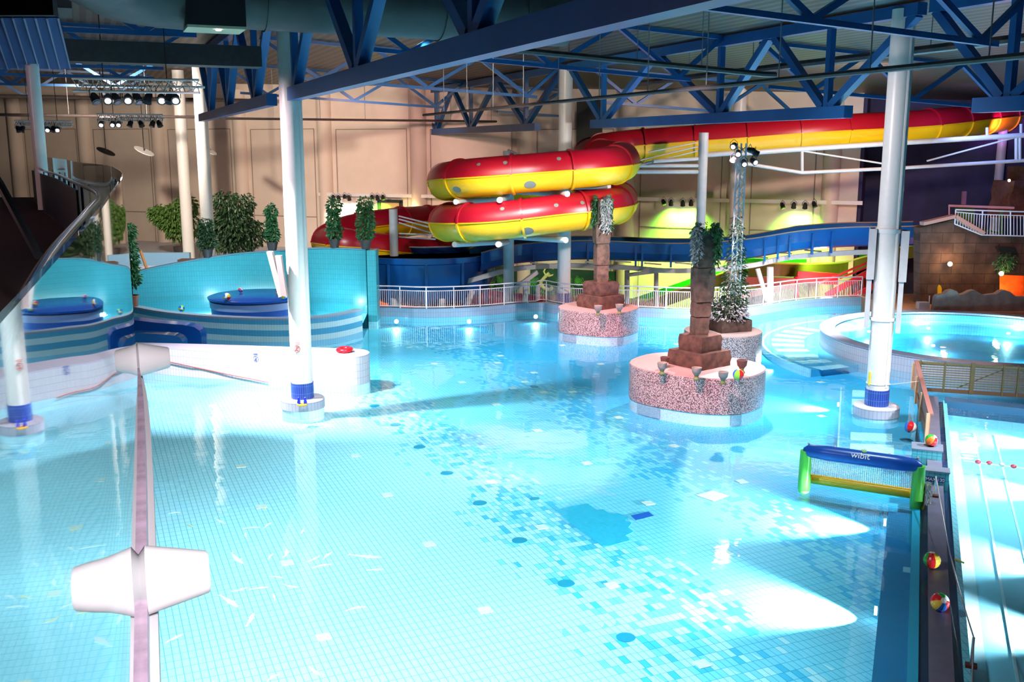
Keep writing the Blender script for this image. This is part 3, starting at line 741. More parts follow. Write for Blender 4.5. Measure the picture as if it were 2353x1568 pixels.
ivy(3.95, 43.85, zt_-.02, [('green_vines', 'leaf', -.6, 1.0, 1.5), ('silver_vines', 'leaf_silver', -1.65, -.55, 1.35), ('dark_vines', 'leaf', 2.2, 3.7, 1.2)], 'silver and green ivy hanging from the pillar on the farther island', r=.32, n=22, size=.16)
t, zt_ = stela(6.05, 31.45, 1.15, [(1.42, .50), (.98, .50)], [(-.04, .46, .44, .60), (-.02, .54, .46, .48), (.01, .58, .5, 1.10), (.03, .55, .46, 1.16)], 'tall carved stone pillar on the large front island', R(38), None)
ivy(6.13, 31.4, zt_+.02, [('green_vines', 'leaf', -.9, .9, 1.25), ('silver_vines', 'leaf_silver', 2.4, 4.0, 1.15), ('top_leaves', 'leaf', 0, 6.28, .25)], 'green and silver ivy hanging from the tall pillar on the large island', r=.34, n=26, size=.14)
# planter on the round island
pl = thing('stone_planter', 'two-tier square stone planter on the round island behind', 'planter', (8.3, 37.8, 1.15))
q = MB(); rough_box(q, (8.3, 37.8, 1.15), 1.35, 1.35, .45, R(20), jit=.015, seed=31); q.build('lower_box', M['stone_red'], pl)
q = MB(); rough_box(q, (8.35, 37.95, 1.60), 1.0, 1.0, .5, R(20), jit=.015, seed=32); q.build('upper_box', M['stone'], pl)
fl = thing('flower_bush', 'bush of white blossoms and trailing leaves in the stone planter', 'flowers', (8.3, 37.7, 2.05))
q = MB(); blob_leaves(q, [((8.2, 37.6, 2.05), .72, .6, .45), ((8.35, 37.7, 2.5), .38, .38, .45), ((7.65, 37.6, 2.0), .3, .3, .35)], 900, .12, .4); q.build('foliage', M['leaf_dark'], fl)
q = MB(); blob_leaves(q, [((8.2, 37.45, 1.95), .78, .58, .45), ((8.5, 37.35, 1.75), .5, .3, .25)], 560, .13, .3, shell=.75); q.build('blossoms', M['blossom'], fl)

# lighting mast
ms = thing('light_mast', 'slim vertical lattice mast with spotlights on top, rising from the planter', 'lighting mast', (8.55, 37.8, 2.1))
cor = [(8.55+.19*math.cos(a), 37.8+.19*math.sin(a)) for a in (R(200), R(320), R(80))]
for x, y in cor: q = MB(); q.tube([(x, y, 2.1), (x, y, 8.2)], .034, 8); q.build('chord_tube', M['white'], ms)
for i in range(3):
    q = MB(); a_, b_ = cor[i], cor[(i+1) % 3]; z = 2.2; k = 0
    while z < 8.0:
        p, p2 = (a_, b_) if k % 2 == 0 else (b_, a_); q.tube([(p[0], p[1], z), (p2[0], p2[1], z+.28)], .018, 5); z += .28; k += 1
    q.build('lacing', M['white'], ms)
iv = thing('ivy', 'dark ivy climbing the lower half of the lattice mast', 'climbing plant', (8.5, 37.8, 2.1))
q = MB()
for i in range(900):
    f = rnd.random()**1.6; z = 2.2 + 3.3*f; r_ = .42*(1-f)+.16; a = rnd.uniform(0, 6.28); q.leaf((8.5+math.cos(a)*r_*rnd.random()**.5, 37.8+math.sin(a)*r_, z), (math.cos(a), math.sin(a), -.5), .14)
q.build('leaves', M['leaf_dark'], iv)
def spot_fixture(loc, aim, on, name='spotlight', s=1.0, parent=None, label=None, group=None, hang=.25):
    """can on a yoke; aim is a direction"""
    loc = Vector(loc); d = Vector(aim).normalized()
    t = thing(name, label, 'spotlight', loc, group) if parent is None else None
    root = t if t is not None else parent
    q = MB(); L = .30*s
    pr = [loc - d*L*.55, loc - d*L*.2, loc + d*L*.35, loc + d*L*.5]
    q.tube(pr, [.07*s, .115*s, .125*s, .14*s], 12)
    body = q.build('can', M['dark'], root) if t is not None else q.build('spot_head', M['dark'], root)
    q = MB(); q.tube([loc + d*L*.5, loc + d*(L*.5+.015)], .085*s, 12)
    q.build('lens', M['lamp_on'] if on else M['glass_dark'], body if t is None else t)
    q = MB(); side = d.cross(Vector((0, 0, 1))).normalized()*.15*s; up = Vector((0, 0, hang*s))
    q.tube([loc+side, loc+side+up*.5, loc+up, loc-side+up*.5, loc-side], .012*s, 5); q.build('yoke', M['dark'], body if t is None else t)
    return root
M['glass_dark'] = mat('dark_lens', (.03, .03, .04), .15)
heads = [((8.2, 37.5, 8.12), (-.5, -1, -.5), 1), ((8.35, 37.4, 7.85), (-.2, -1, -.5), 1), ((8.2, 37.4, 7.62), (-.6, -1, -.5), 1), ((8.55, 37.3, 7.5), (0, -1, -.6), 1), ((8.95, 37.5, 7.55), (.5, -1, -.5), 1), ((8.9, 37.9, 7.95), (1, .2, -.2), 0), ((9.1, 37.9, 7.85), (1, -.3, -.5), 0)]
for l, d, on in heads: spot_fixture(l, d, on, parent=ms, s=.9)
lamp('SPOT', (8.1, 36.8, 7.4), 1500, WHITE, (8.3, 37.6, 1.6), 42, .8, .1)  # lamp added at the mast to brighten the planter and its flowers
lamp('SPOT', (8.3, 37.0, 7.7), 5200, (1, .62, .62), (6, 31, 1), 55, .7, .15)
lamp('SPOT', (8.2, 37.0, 7.9), 4200, (1, .55, .58), (3.9, 44-1.5, 1), 60, .7, .15)
lamp('SPOT', (2.5, 24, 9.0), 7500, (1, .36, .38), (5.2, 31, 1), 32, .7, .15)
lamp('SPOT', (0.5, 34, 9.0), 9500, (1, .36, .38), (3.4, 43, 1), 30, .7, .15)

# goblets
def goblet(loc, label, m, s=1.0):
    t = thing('stone_goblet', label, 'goblet', loc)
    q = MB(); q.lathe([(.09*s, 0), (.10*s, .03*s), (.06*s, .10*s), (.08*s, .16*s)], loc, 16); q.build('foot', M['leaf_mossy'], t)
    q = MB(); q.lathe([(.08*s, .16*s), (.14*s, .24*s), (.165*s, .40*s), (.135*s, .40*s), (.11*s, .27*s), (.02*s, .24*s)], loc, 16, sx=1, sy=1); q.build('bowl', m, t)
    return t
M['leaf_mossy'] = mat('mossy_foot', (.16, .20, .07), .8, noise=.4)
gst = mat('goblet_stone', (.34, .31, .27), .8, noise=.4, nscale=9); gdk = mat('goblet_dark', (.10, .045, .04), .8)
for (x, y, lab, m_) in [(1521, 861, 'mossy stone goblet at the left end of the large island', gst), (1600, 873, 'mossy stone goblet at the front of the large island plinth', gst), (1661, 883, 'mossy stone goblet next to the beach ball on the large island', gst)]:
    p = gz(x, y, 1.15); goblet(p, lab, m_, .95)
p = gz(1527, 846, 1.15); goblet(p, 'dark goblet behind the left mossy goblet on the large island', gdk, .9)
p = gz(1704, 858, 1.15); goblet(p, 'dark tall goblet behind the beach ball', gdk, 1.05)
for (x, y, lab) in [(1374, 725, 'left pale goblet on the farther island'), (1423, 722, 'right pale goblet on the farther island')]:
    p = gz(x, y, 1.08); goblet(p, lab, gst, 1.05)

# beach balls
bc = {'red': (.62, .015, .02), 'white': (.85, .82, .82), 'yellow': (.80, .50, .06), 'blue': (.02, .16, .62), 'green': (.03, .36, .05), 'lime': (.25, .68, .06), 'orange': (.85, .18, .03)}
bm_ = {k: mat('ball_'+k, v, .18) for k, v in bc.items()}
def ball(c, r, cols, label, tilt=(0, 0, 0), group=None):
    q = MB(); rot = Matrix.Rotation(tilt[2], 3, 'Z') @ Matrix.Rotation(tilt[1], 3, 'Y') @ Matrix.Rotation(tilt[0], 3, 'X'); n = len(cols); K_ = 10; S = 4
    keys = list(dict.fromkeys(cols + ['white']))
    for g_ in range(n):
        for s_ in range(S):
            a0 = 2*math.pi*(g_+s_/S)/n; a1 = 2*math.pi*(g_+(s_+1)/S)/n
            for k_ in range(K_):
                t0_, t1_ = math.pi*k_/K_, math.pi*(k_+1)/K_
                P = []
                for (tt, aa) in ((t0_, a0), (t1_, a0), (t1_, a1), (t0_, a1)):
                    v = rot @ Vector((math.sin(tt)*math.cos(aa), math.sin(tt)*math.sin(aa), math.cos(tt))); P.append(Vector(c)+v*r)
                q.quad(*P, smooth=True, m=keys.index('white') if k_ in (0,) else keys.index(cols[g_]))
    me_ = q.build('beach_ball', [bm_[k_] for k_ in keys]); 
    return tag(me_, label, 'beach ball', group)
six = ['red', 'yellow', 'blue', 'white', 'green', 'white']
p = gz(1696, 874, 1.15); ball((p.x, p.y, 1.15+.17), .17, ['lime', 'yellow', 'blue', 'lime', 'red', 'yellow'], 'green and red beach ball on the large stone island', (.1, .0, R(30)))
for (x, y, z, r, cols, lab, tl) in [
    (2140, 1306, .14, .16, ['white', 'white', 'green', 'red', 'yellow', 'blue'], 'red and yellow beach ball on the dividing wall, nearer the goal', (-.1, .0, R(32))),
    (2158, 1404, .14, .16, ['white', 'green', 'red', 'yellow', 'blue', 'red'], 'multicoloured beach ball nearest on the dividing wall', (.95, .1, 0)),
    (2091, 995, .18, .165, ['white', 'red', 'blue', 'red', 'white', 'white'], 'red, white and blue beach ball below the right column foot', (-.1, .5, R(35))),
    ]:
    p = gz(x, y, z); ball((p.x, p.y, z+r), r, cols, lab, tl)
p = gz(2152, 1034, .4); ball((p.x, p.y+.35, .55), .16, ['orange', 'red', 'green', 'orange', 'red', 'blue'], 'orange beach ball half hidden behind the wall block', (.6, .3, .4))

# ================================================================== STRIPED WHIRLPOOL AT LEFT
def stripes():
    m = bpy.data.materials.new('striped_tile'); m.use_nodes = True; nt = m.node_tree; b = nt.nodes['Principled BSDF']
    uv = nt.nodes.new('ShaderNodeUVMap'); sp = nt.nodes.new('ShaderNodeSeparateXYZ'); nt.links.new(uv.outputs[0], sp.inputs[0])
    f = math_n(nt, 'FRACT', math_n(nt, 'DIVIDE', sp.outputs[1], .50)); s_ = math_n(nt, 'GREATER_THAN', f, .5)
    c = mixc(nt, s_, (.62, .84, .90), (.09, .42, .68)); top = math_n(nt, 'GREATER_THAN', sp.outputs[1], .93); c = mixc(nt, top, c, (.30, .36, .50))
    br = nt.nodes.new('ShaderNodeTexBrick'); br.offset = 0; br.squash = 1; br.inputs['Scale'].default_value = 1; br.inputs['Brick Width'].default_value = .12; br.inputs['Row Height'].default_value = .25
    br.inputs['Mortar Size'].default_value = .006; br.inputs['Color1'].default_value = (1, 1, 1, 1); br.inputs['Color2'].default_value = (.94, .95, .97, 1); br.inputs['Mortar'].default_value = (.6, .68, .74, 1)
    nt.links.new(uv.outputs[0], br.inputs['Vector']); mu = nt.nodes.new('ShaderNodeMix'); mu.data_type = 'RGBA'; mu.blend_type = 'MULTIPLY'; mu.inputs[0].default_value = 1
    nt.links.new(c, mu.inputs[6]); nt.links.new(br.outputs['Color'], mu.inputs[7]); nt.links.new(mu.outputs[2], b.inputs['Base Color']); b.inputs['Roughness'].default_value = .25
    return m
M['stripes'] = stripes()
rim = [gz(x, y, .98) for x, y in ((150, 692), (230, 696), (299, 706), (355, 716), (411, 723), (500, 730), (600, 734), (690, 733), (760, 727), (805, 719), (832, 712))]
rim2 = spline([Vector((p.x, p.y, 0)) for p in rim], 5); RP = [(p.x, p.y) for p in rim2]
q = MB(); q.ribbon(RP, .35, FZ, .98); o = struct('whirlpool_wall', q, M['stripes'])
q = MB(); q.ribbon([(p[0], p[1]) for p in RP], .40, .98, 1.02); struct('whirlpool_coping', q, M['grey_tile'])
back = [(-21, 46.2), (-18.6, 47.0), (-17.0, 47.6), (-15.2, 48.2), (-13.3, 48.6), (-11.3, 48.2), (-9.9, 47.4), (-8.4, 47.0), (-6.85, 46.55)]
btop = [1.85, 2.1, 2.4, 2.7, 2.95, 3.12, 3.3, 3.36, 3.34]
bz = spline([Vector((x, y, z)) for (x, y), z in zip(back, btop)], 5)
q = MB(); q.ribbon([(p.x, p.y) for p in bz], .3, -.4, [p.z for p in bz]); struct('curved_screen_wall', q, M['teal_tile'])
q = MB(); q.ribbon([(p.x, p.y-.03) for p in bz], .36, [p.z for p in bz], [p.z+.05 for p in bz]); struct('screen_wall_coping', q, mat('coping_grey', (.12, .25, .33), .4))
# end pillar of the screen wall
pa = gz(836, 757, 0); pb = gz(856, 755, 0); Yp = 46.3
x0_, x1_ = (836-1176)/2330*Yp, (857-1176)/2330*Yp
q = MB(); q.box(((x0_+x1_)/2, Yp+.35, 1.68), (x1_-x0_, .9, 3.36)); 
q2 = MB(); q2.prism([(x0_, Yp-.1), (x1_, Yp-.1), (x1_, Yp+.9), (x0_, Yp+.9)], 0, 3.36); struct('screen_wall_end', q2, M['teal_tile'])
q2 = MB(); q2.prism([(x0_, Yp-.1), (x1_, Yp-.1), (x1_, Yp+.9), (x0_, Yp+.9)], FZ, 0); struct('screen_wall_foot', q2, M['pale_tile'])
# raised water inside
poly = [(p[0], p[1]+.2) for p in RP] + [(p.x, p.y) for p in reversed(bz)]
q = MB(); q.v = [(x, y, .78) for x, y in poly]; q.face(range(len(poly))); o = q.build('whirlpool_water', M['water']); o['kind'] = 'structure'
q = MB(); q.v = [(x, y, .35) for x, y in poly]; q.face(range(len(poly)), [(x, y) for x, y in poly]); o = q.build('whirlpool_floor', M['cyan_tile']); o['kind'] = 'structure'
# blue-topped drum
DC = (-11.75, 45.3)
dr = thing('whirlpool_drum', 'round drum with dark blue disc top inside the striped whirlpool', 'drum', (DC[0], DC[1], .35))
q = MB(); q.lathe([(2.02, .35), (2.02, .92), (2.06, .93)], (DC[0], DC[1], 0), 56); q.build('drum_wall', mat('drum_blue', (.03, .10, .45), .3), dr)
q = MB(); q.lathe([(2.06, .92), (2.08, 1.22), (2.02, 1.24)], (DC[0], DC[1], 0), 56); q.build('lilac_band', mat('drum_lilac', (.32, .33, .58), .35), dr)
q = MB(); q.lathe([(2.0, 1.24), (2.14, 1.30), (2.16, 1.38), (2.08, 1.41), (0, 1.43)], (DC[0], DC[1], 0), 64); q.build('disc_top', mat('disc_blue', (.012, .06, .32), .22), dr)
for (x, y, cols, lab, tl, r) in [(522, 691, ['yellow', 'white', 'blue', 'yellow', 'blue', 'red'], 'yellow and blue beach ball on the dark blue disc', (1.5, .1, 0), .17), (553, 672, ['red', 'white', 'red', 'blue', 'red', 'white'], 'small red ball at the back of the blue disc', (1.2, 0, 1), .11),
                            (640, 678, ['red', 'white', 'red', 'yellow', 'red', 'white'], 'red ball on the blue disc behind the near column', (1.2, 0, 1), .12), (652, 688, ['orange', 'yellow', 'blue', 'yellow', 'blue', 'white'], 'orange and blue ball on the blue disc behind the near column', (1.4, 0, 1), .15)]:
    p = gz(x, y, 1.43); ball((p.x, p.y, 1.43+r), r, cols, lab, tl)
p = gz(413, 719, .78); ball((p.x, p.y+.3, .92), .15, ['blue', 'lime', 'blue', 'yellow', 'blue', 'lime'], 'blue and lime ball floating at the teal wall', (1.4, .3, .3))
lamp('POINT', (-14.2, 46.2, .6), 160, (.8, 1, 1), size=.1); lamp('POINT', (-8.4, 45.2, .6), 160, (.7, 1, 1), size=.1)
lamp('SPOT', (-7.2, 43.6, -.1), 1500, (1, 1, 1), (-3.5, 40, -.4), 95, .9, .06); lamp('SPOT', (-14, 35.2, -.05), 0.1, (1, 1, 1), (-14, 30, -.4), 95, .9, .06)
# blue plastic slides leaning in front of the striped wall
def vplate(pxs, Y, dep):
    q = MB(); P = [gy(x, y, Y) for x, y in pxs]; n = len(P); k = len(q.v)
    q.v += [tuple(p) for p in P] + [(p.x, p.y+dep, p.z) for p in P]
    q.face(range(k, k+n)); q.face([k+n+i for i in reversed(range(n))])
    for i in range(n): j = (i+1) % n; q.face((k+i, k+n+i, k+n+j, k+j))
    return q
M['pblue'] = mat('plastic_blue', (.01, .15, .68), .12); M['pblue2'] = mat('plastic_blue_light', (.03, .26, .80), .12)
tag(vplate([(240, 729), (300, 735), (360, 742), (420, 747), (446, 752), (458, 760), (463, 775), (464, 806), (240, 812)], 40.2, .7).build('water_slide_chute', M['pblue']), 'larger blue plastic slide chute behind the white barrier', 'slide')
tag(vplate([(200, 762), (300, 765), (360, 768), (400, 771), (412, 776), (420, 786), (420, 806), (200, 808)], 38.9, .6).build('water_slide_chute', M['pblue2']), 'smaller lighter blue slide chute in front of the larger one', 'slide')

# white tiled barrier
fr = [gz(x, y, 0) for x, y in ((150, 845), (319, 856), (466, 869.7), (639, 879), (780, 887.5))]
bk = [gz(x, y, 1.0) for x, y in ((815, 801.5), (693, 798), (470, 791), (310, 787), (150, 781))]
ec = (fr[-1] + bk[0])/2; ec.z = 0; er = (Vector((fr[-1].x, fr[-1].y, 0)) - ec).length
a0 = math.atan2(fr[-1].y-ec.y, fr[-1].x-ec.x); a1 = math.atan2(bk[0].y-ec.y, bk[0].x-ec.x)
arc = [(ec.x+er*math.cos(a0+(a1-a0)*i/12), ec.y+er*math.sin(a0+(a1-a0)*i/12)) for i in range(1, 12)]
BP = [(p.x, p.y) for p in fr] + arc + [(p.x, p.y) for p in bk]
q = MB(); q.prism(BP, 0, .97, smooth=True, cap=False); struct('pool_barrier', q, M['white_tile'])
q = MB(); q.prism(BP, .97, 1.0); struct('pool_barrier_coping', q, mat('barrier_coping', (.50, .50, .62), .35))
q = MB(); q.prism(BP, FZ, 0, smooth=True); struct('pool_barrier_foot', q, M['pale_tile'])
bn = Vector((fr[3].y-fr[2].y, -(fr[3].x-fr[2].x), 0)).normalized()
sg_ = thing('wall_sign', 'small no-diving pictogram printed on the white barrier', 'sign', gy(588, 845, 34.85))
t_ = gp(588, 825, fr[2], (fr[3]-fr[2]).normalized()); picto(sg_, t_, bn, .095, blueink)
# wall handrail
hr = thing('wall_handrail', 'thin reddish handrail sloping down the white barrier', 'handrail', gz(466, 869, 0))
def onface(x, y, off=.06):
    i = 1 if x < 466 else (2 if x < 639 else 3); p = gp(x, y, fr[i], (fr[i+1]-fr[i]).normalized()); return p + bn*off
q = MB(); q.tube([onface(x, y) for x, y in ((351, 823), (440, 842), (530, 861), (617, 878))], .022, 8); q.build('rail', mat('rail_red_brown', (.30, .10, .09), .4), hr)
q = MB()
for x, y in ((435, 841), (533, 861)): q.tube([onface(x, y), onface(x, y, 0)], .02, 6)
q.build('bracket', M['grey_white'], hr)
# lifebuoy
p = gz(792, 809, 1.0)
lbu = thing('lifebuoy', 'red ring-shaped lifebuoy lying on the rounded end of the white barrier', 'lifebuoy', (p.x, p.y, 1.0))
q = MB(); q.tube([(p.x + .22*math.cos(a), p.y + .26*math.sin(a), 1.08) for a in [i*math.pi/14 for i in range(28)]], .08, 10, closed=True); q.build('ring', mat('lifebuoy_red', (.70, .01, .02), .25), lbu)
q = MB(); q.tube([(p.x+.25, p.y-.05, 1.05), (p.x+.4, p.y-.15, 1.1), (p.x+.55, p.y-.05, 1.02), (p.x+.5, p.y+.1, 1.03), (p.x+.35, p.y, 1.03)], .012, 6); q.build('rope', M['white'], lbu)
# toy on the near column's foot
p = gz(694, 933, .3)
ty = thing('float_toy', 'small yellow and blue float toy on the near column foot', 'toy', (p.x, p.y, .3))
q = MB(); q.tube([(p.x + .13*math.cos(a), p.y + .11*math.sin(a), .34) for a in [i*math.pi/10 for i in range(20)]], .035, 8, closed=True); q.build('ring', mat('toy_yellow', (.85, .42, .03), .4), ty)
for s_ in (-1, 1):
    q = MB(); q.lathe([(.05, .34), (.055, .42), (.035, .48), (.04, .55), (.0, .58)], (p.x+s_*.10, p.y+.03, 0), 12); q.build('paddle', mat('toy_blue', (.01, .03, .6), .4), ty)

# ------------------------------------------------------------------ plants
def potted(x, y, zb, H, wr, label, potm='pot', pr=.24, ph=.42, lm='leaf', n=420, trunk=.3, size=.13, cat='plant', yb=None):
    t = thing('potted_plant', label, cat, (x, y, zb))
    q = MB(); q.lathe([(pr*.72, 0), (pr, ph*.9), (pr*1.06, ph*.9), (pr*1.06, ph), (pr*.9, ph), (pr*.9, ph*.85), (0, ph*.85)], (x, y, zb), 20); q.build('pot', M[potm], t)
    q = MB(); q.tube([(x, y, zb+ph*.8), (x+.03, y, zb+ph+H*trunk), (x-.02, y, zb+ph+H*.8)], [.03, .025, .012], 6)
    for _ in range(5):
        a = rnd.uniform(0, 6.28); q.tube([(x, y, zb+ph*.8), (x+.1*math.cos(a), y+.1*math.sin(a), zb+ph+H*.5)], .012, 5)
    q.build('stem', M['bark'], t)
    q = MB(); z0 = zb+ph+H*trunk*.6; blobs = []
    k = max(2, int(H/ .45))
    for i in range(k):
        f = (i+.5)/k; blobs.append(((x+rnd.uniform(-.1, .1)*wr, y, z0+(H*(1-trunk*.6))*f), wr*(1.05-.35*f)*rnd.uniform(.8, 1.1), wr*.8, H/k*.75))
    blob_leaves(q, blobs, n, size, .5, shell=.3); q.build('foliage', M[lm], t)
    return t
def on_wall(px):  # a place on top of the curved screen wall under this pixel column
    r_ = (px-1176)/2330
    best = min(bz, key=lambda p: abs(p.x/p.y-r_)); return best
for px, H, wr, lab, kw in [(757, 1.75, .36, 'potted ficus on the screen wall, second from its right end', {}), (832, 1.85, .44, 'fullest potted ficus at the right end of the screen wall', {}),
                       (614, 1.7, .32, 'potted ficus on the screen wall partly behind the near column', {}), (466, 1.35, .42, 'potted ficus on the screen wall in front of the grey column', dict(lm='leaf_dark'))]:
    p = on_wall(px); potted(p.x, p.y+.12, p.z+.05, H, wr, lab, pr=.27, ph=.42, trunk=.1, n=1200, size=.17, **kw)
p = gz(303, 705, .98); potted(p.x+.1, p.y-.1, 1.02, 3.1, .42, 'tall thin ficus in a reddish pot at the left end of the striped whirlpool', 'terracotta', pr=.28, ph=.5, n=1500, trunk=.3, size=.18)
def tree(px, pyb, Y, blobs_px, label, lm, n, size=.3, tube=True):
    b0 = gy(px, pyb, Y)
    t = thing('indoor_tree', label, 'tree', (b0.x, b0.y, .95))
    q = MB(); q.lathe([(.45, 0), (.55, .7), (.5, .7), (0, .65)], (b0.x, b0.y, .95), 20); q.build('tub', M['pot'], t)
    q = MB(); c = gy(blobs_px[0][0], blobs_px[0][1], Y); q.tube([(b0.x, b0.y, 1.5), (b0.x+.05, b0.y, 2.5), (c.x, c.y, c.z)], [.1, .08, .04], 8)
    for bx, by, r1, r2 in blobs_px[1:5]: e = gy(bx, by, Y); q.tube([(b0.x, b0.y, 2.3), ((b0.x+e.x)/2, b0.y, (2.3+e.z)/2+.2), tuple(e)], .035, 6)
    q.build('trunk', M['bark'], t)
    q = MB(); bl = []
    for bx, by, rx, rz in blobs_px:
        c = gy(bx, by, Y); s_ = Y/2330; bl.append(((c.x, c.y, c.z), rx*s_, rx*s_*.9, rz*s_))
    blob_leaves(q, bl, n, size, .9, shell=.45); q.build('foliage', M[lm], t)
    return t
tree(420, 610, 66, [(400, 500, 40, 34), (372, 492, 30, 24), (425, 475, 26, 30), (410, 530, 28, 22), (360, 485, 18, 12), (440, 520, 20, 30)], 'light green spreading tree behind the pinkish column', 'leaf_light', 2600, .32)
tree(545, 606, 60, [(540, 520, 48, 52), (520, 470, 34, 34), (555, 470, 28, 30), (578, 535, 34, 34), (545, 565, 42, 18), (515, 520, 28, 40)], 'large dark green bushy tree left of the near column', 'leaf_dark', 3400, .28)
# palm
pp = gy(487, 592, 56); pt = thing('palm', 'small feathery palm between the potted ficus and the dark tree', 'palm', (pp.x, pp.y, .95))
q = MB(); q.tube([(pp.x, pp.y, .95), (pp.x, pp.y, 2.5)], [.12, .08], 8); q.build('trunk', M['bark'], pt)
q = MB()
for i in range(34):
    a = rnd.uniform(0, 6.28); L = rnd.uniform(.7, 1.1); prev = Vector((pp.x, pp.y, 2.5)); el = rnd.uniform(.2, 1.2)
    for j in range(5):
        nx = prev + Vector((math.cos(a)*math.cos(el), math.sin(a)*math.cos(el), math.sin(el)))*L/5; s_ = Vector((-math.sin(a), math.cos(a), 0))*.035
        q.quad(prev-s_, prev+s_, nx+s_*.8, nx-s_*.8); prev = nx; el -= .42
q.build('fronds', M['leaf_light'], pt)
# deck furniture far left: low blue wall, orange post, planter
q = MB(); q.box((-22.0, 61, 1.35), (4.5, .3, .8)); tag(q.build('low_wall_panel', mat('low_blue', (.18, .36, .55), .5)), 'low blue-grey tiled parapet on the upper deck far left', 'parapet')
q = MB(); a_ = gy(322, 575, 47.5); b_ = gy(337, 617, 47.5); q.tube([a_, b_], .07, 8); tag(q.build('orange_post', mat('orange_wood', (.65, .20, .05), .5)), 'orange slanted post behind the tall thin ficus', 'post')
q = MB(); c = gy(432, 592, 58); q.box((c.x, c.y, 1.3), (1.0, .8, .75)); tag(q.build('planter_box', M['bark']), 'brown planter box behind the pinkish column foot', 'planter')
# hanging discs
for (x, y, Y, r, lab, m_, rzz) in [(331, 348, 62, .62, 'white disc hanging on a rod left of the pinkish column', 'white', .5), (478, 346, 62, .55, 'white disc hanging right of the grey column', 'white', .9), (243, 349, 66, .60, 'dark edge-on disc hanging at far left', 'dark', .35)]:
    c = gy(x, y, Y); t = thing('hanging_disc', lab, 'hanging disc', tuple(c))
    q = MB(); n_pts = circ(0, 0, r, 24); nrm = Vector((.40 + .15*rzz, -.10, .9)).normalized(); e1 = nrm.cross(Vector((0, 1, 0))).normalized(); e2 = nrm.cross(e1)
    k = len(q.v); P = [c + e1*x_ + e2*y_ for x_, y_ in n_pts]; q.v += [tuple(p) for p in P] + [tuple(p+nrm*.04) for p in P]; n = 24
    q.face(range(n)); q.face([n+i for i in reversed(range(n))])
    for i in range(n): j = (i+1) % n; q.face((i, j, n+j, n+i))
    q.build('disc', M[m_], t); q = MB(); q.tube([c, (c.x, c.y, roof(U_of(c)))], .03, 6); q.build('rod', M['dark'], t)
# ================================================================== SLIDES
def tube_slide(name, ctrl, r, label, cat, flange=2.6, k=10):
    path = spline([gy(x, y, Y) for x, y, Y in ctrl], k)
    t = thing(name, label, cat, tuple(path[0]))
    q = MB(); q.tube(path, r, 16, a0=0, a1=math.pi, flat=True, caps=False); q.tube(path, r-.03, 16, a0=0, a1=math.pi, flat=True, caps=False); q.build('upper_shell', M['red'], t)
    q = MB(); q.tube(path, r, 16, a0=-math.pi, a1=0, flat=True, caps=False); q.tube(path, r-.03, 16, a0=-math.pi, a1=0, flat=True, caps=False); q.build('lower_shell', M['yellow'], t)
    # side seam lips
    q = MB()
    for sg in (-1, 1):
        lip = []
        for i, p in enumerate(path):
            d = (path[min(i+1, len(path)-1)]-path[max(i-1, 0)]).normalized(); s_ = d.cross(Vector((0, 0, 1))).normalized(); lip.append(p + s_*sg*(r+.03))
        q.tube(lip, .035, 6)
    q.build('seam_lip', M['yellow'], t)
    # flange rings
    L = 0; nxt = flange*.5
    for i in range(1, len(path)-1):
        L += (path[i]-path[i-1]).length
        if L > nxt:
            nxt += flange; p = path[i]; d = (path[i+1]-path[i-1]).normalized()
            q = MB(); q.tube([p-d*.05, p+d*.05], r+.07, 16, a0=0, a1=math.pi, flat=True, caps=False); q.tube([p-d*.05, p-d*.049], [r, r+.07], 16, a0=0, a1=math.pi, flat=True, caps=False); q.tube([p+d*.05, p+d*.051], [r+.07, r], 16, a0=0, a1=math.pi, flat=True, caps=False)
            q.build('upper_flange', M['red'], t)
            q = MB(); q.tube([p-d*.05, p+d*.05], r+.07, 16, a0=-math.pi, a1=0, flat=True, caps=False); q.tube([p-d*.05, p-d*.049], [r, r+.07], 16, a0=-math.pi, a1=0, flat=True, caps=False); q.tube([p+d*.05, p+d*.051], [r+.07, r], 16, a0=-math.pi, a1=0, flat=True, caps=False)
            q.build('lower_flange', M['yellow'], t)
    return t, path
ctrl = [(2480, 262, 64), (2353, 264, 60), (2240, 276, 56), (2100, 292, 53), (1900, 303, 52), (1700, 318, 52.5), (1560, 328, 53), (1450, 336, 53), (1392, 344, 52.6), (1358, 352, 54.3), (1362, 358, 51.9), (1392, 362, 49.9), (1424, 368, 48.3), (1426, 376, 46.4), (1380, 384, 44.8), (1300, 391, 44.2), (1190, 400, 44.2), (1080, 409, 44.7), (1030, 415, 46.6), (1034, 420, 49.3), (1090, 424, 52.0), (1200, 428, 53.6), (1320, 435, 53.4), (1398, 448, 51.2), (1424, 462, 48.3), (1412, 472, 46.1), (1370, 480, 44.9), (1290, 490, 44.3), (1180, 504, 44.3), (1080, 512, 44.8), (1030, 512, 46.9), (1036, 506, 49.9), (1080, 500, 52.9), (1060, 502, 56.5), (1000, 505, 58.9), (900, 513, 56), (810, 528, 55), (765, 545, 54), (752, 556, 54), (790, 562, 51.4), (860, 572, 51.8), (960, 582, 53.0), (1060, 588, 54.0)]
tub, tpath = tube_slide('tube_slide', ctrl, .84, 'red-topped yellow tube slide coiling twice around its mast', 'water slide')
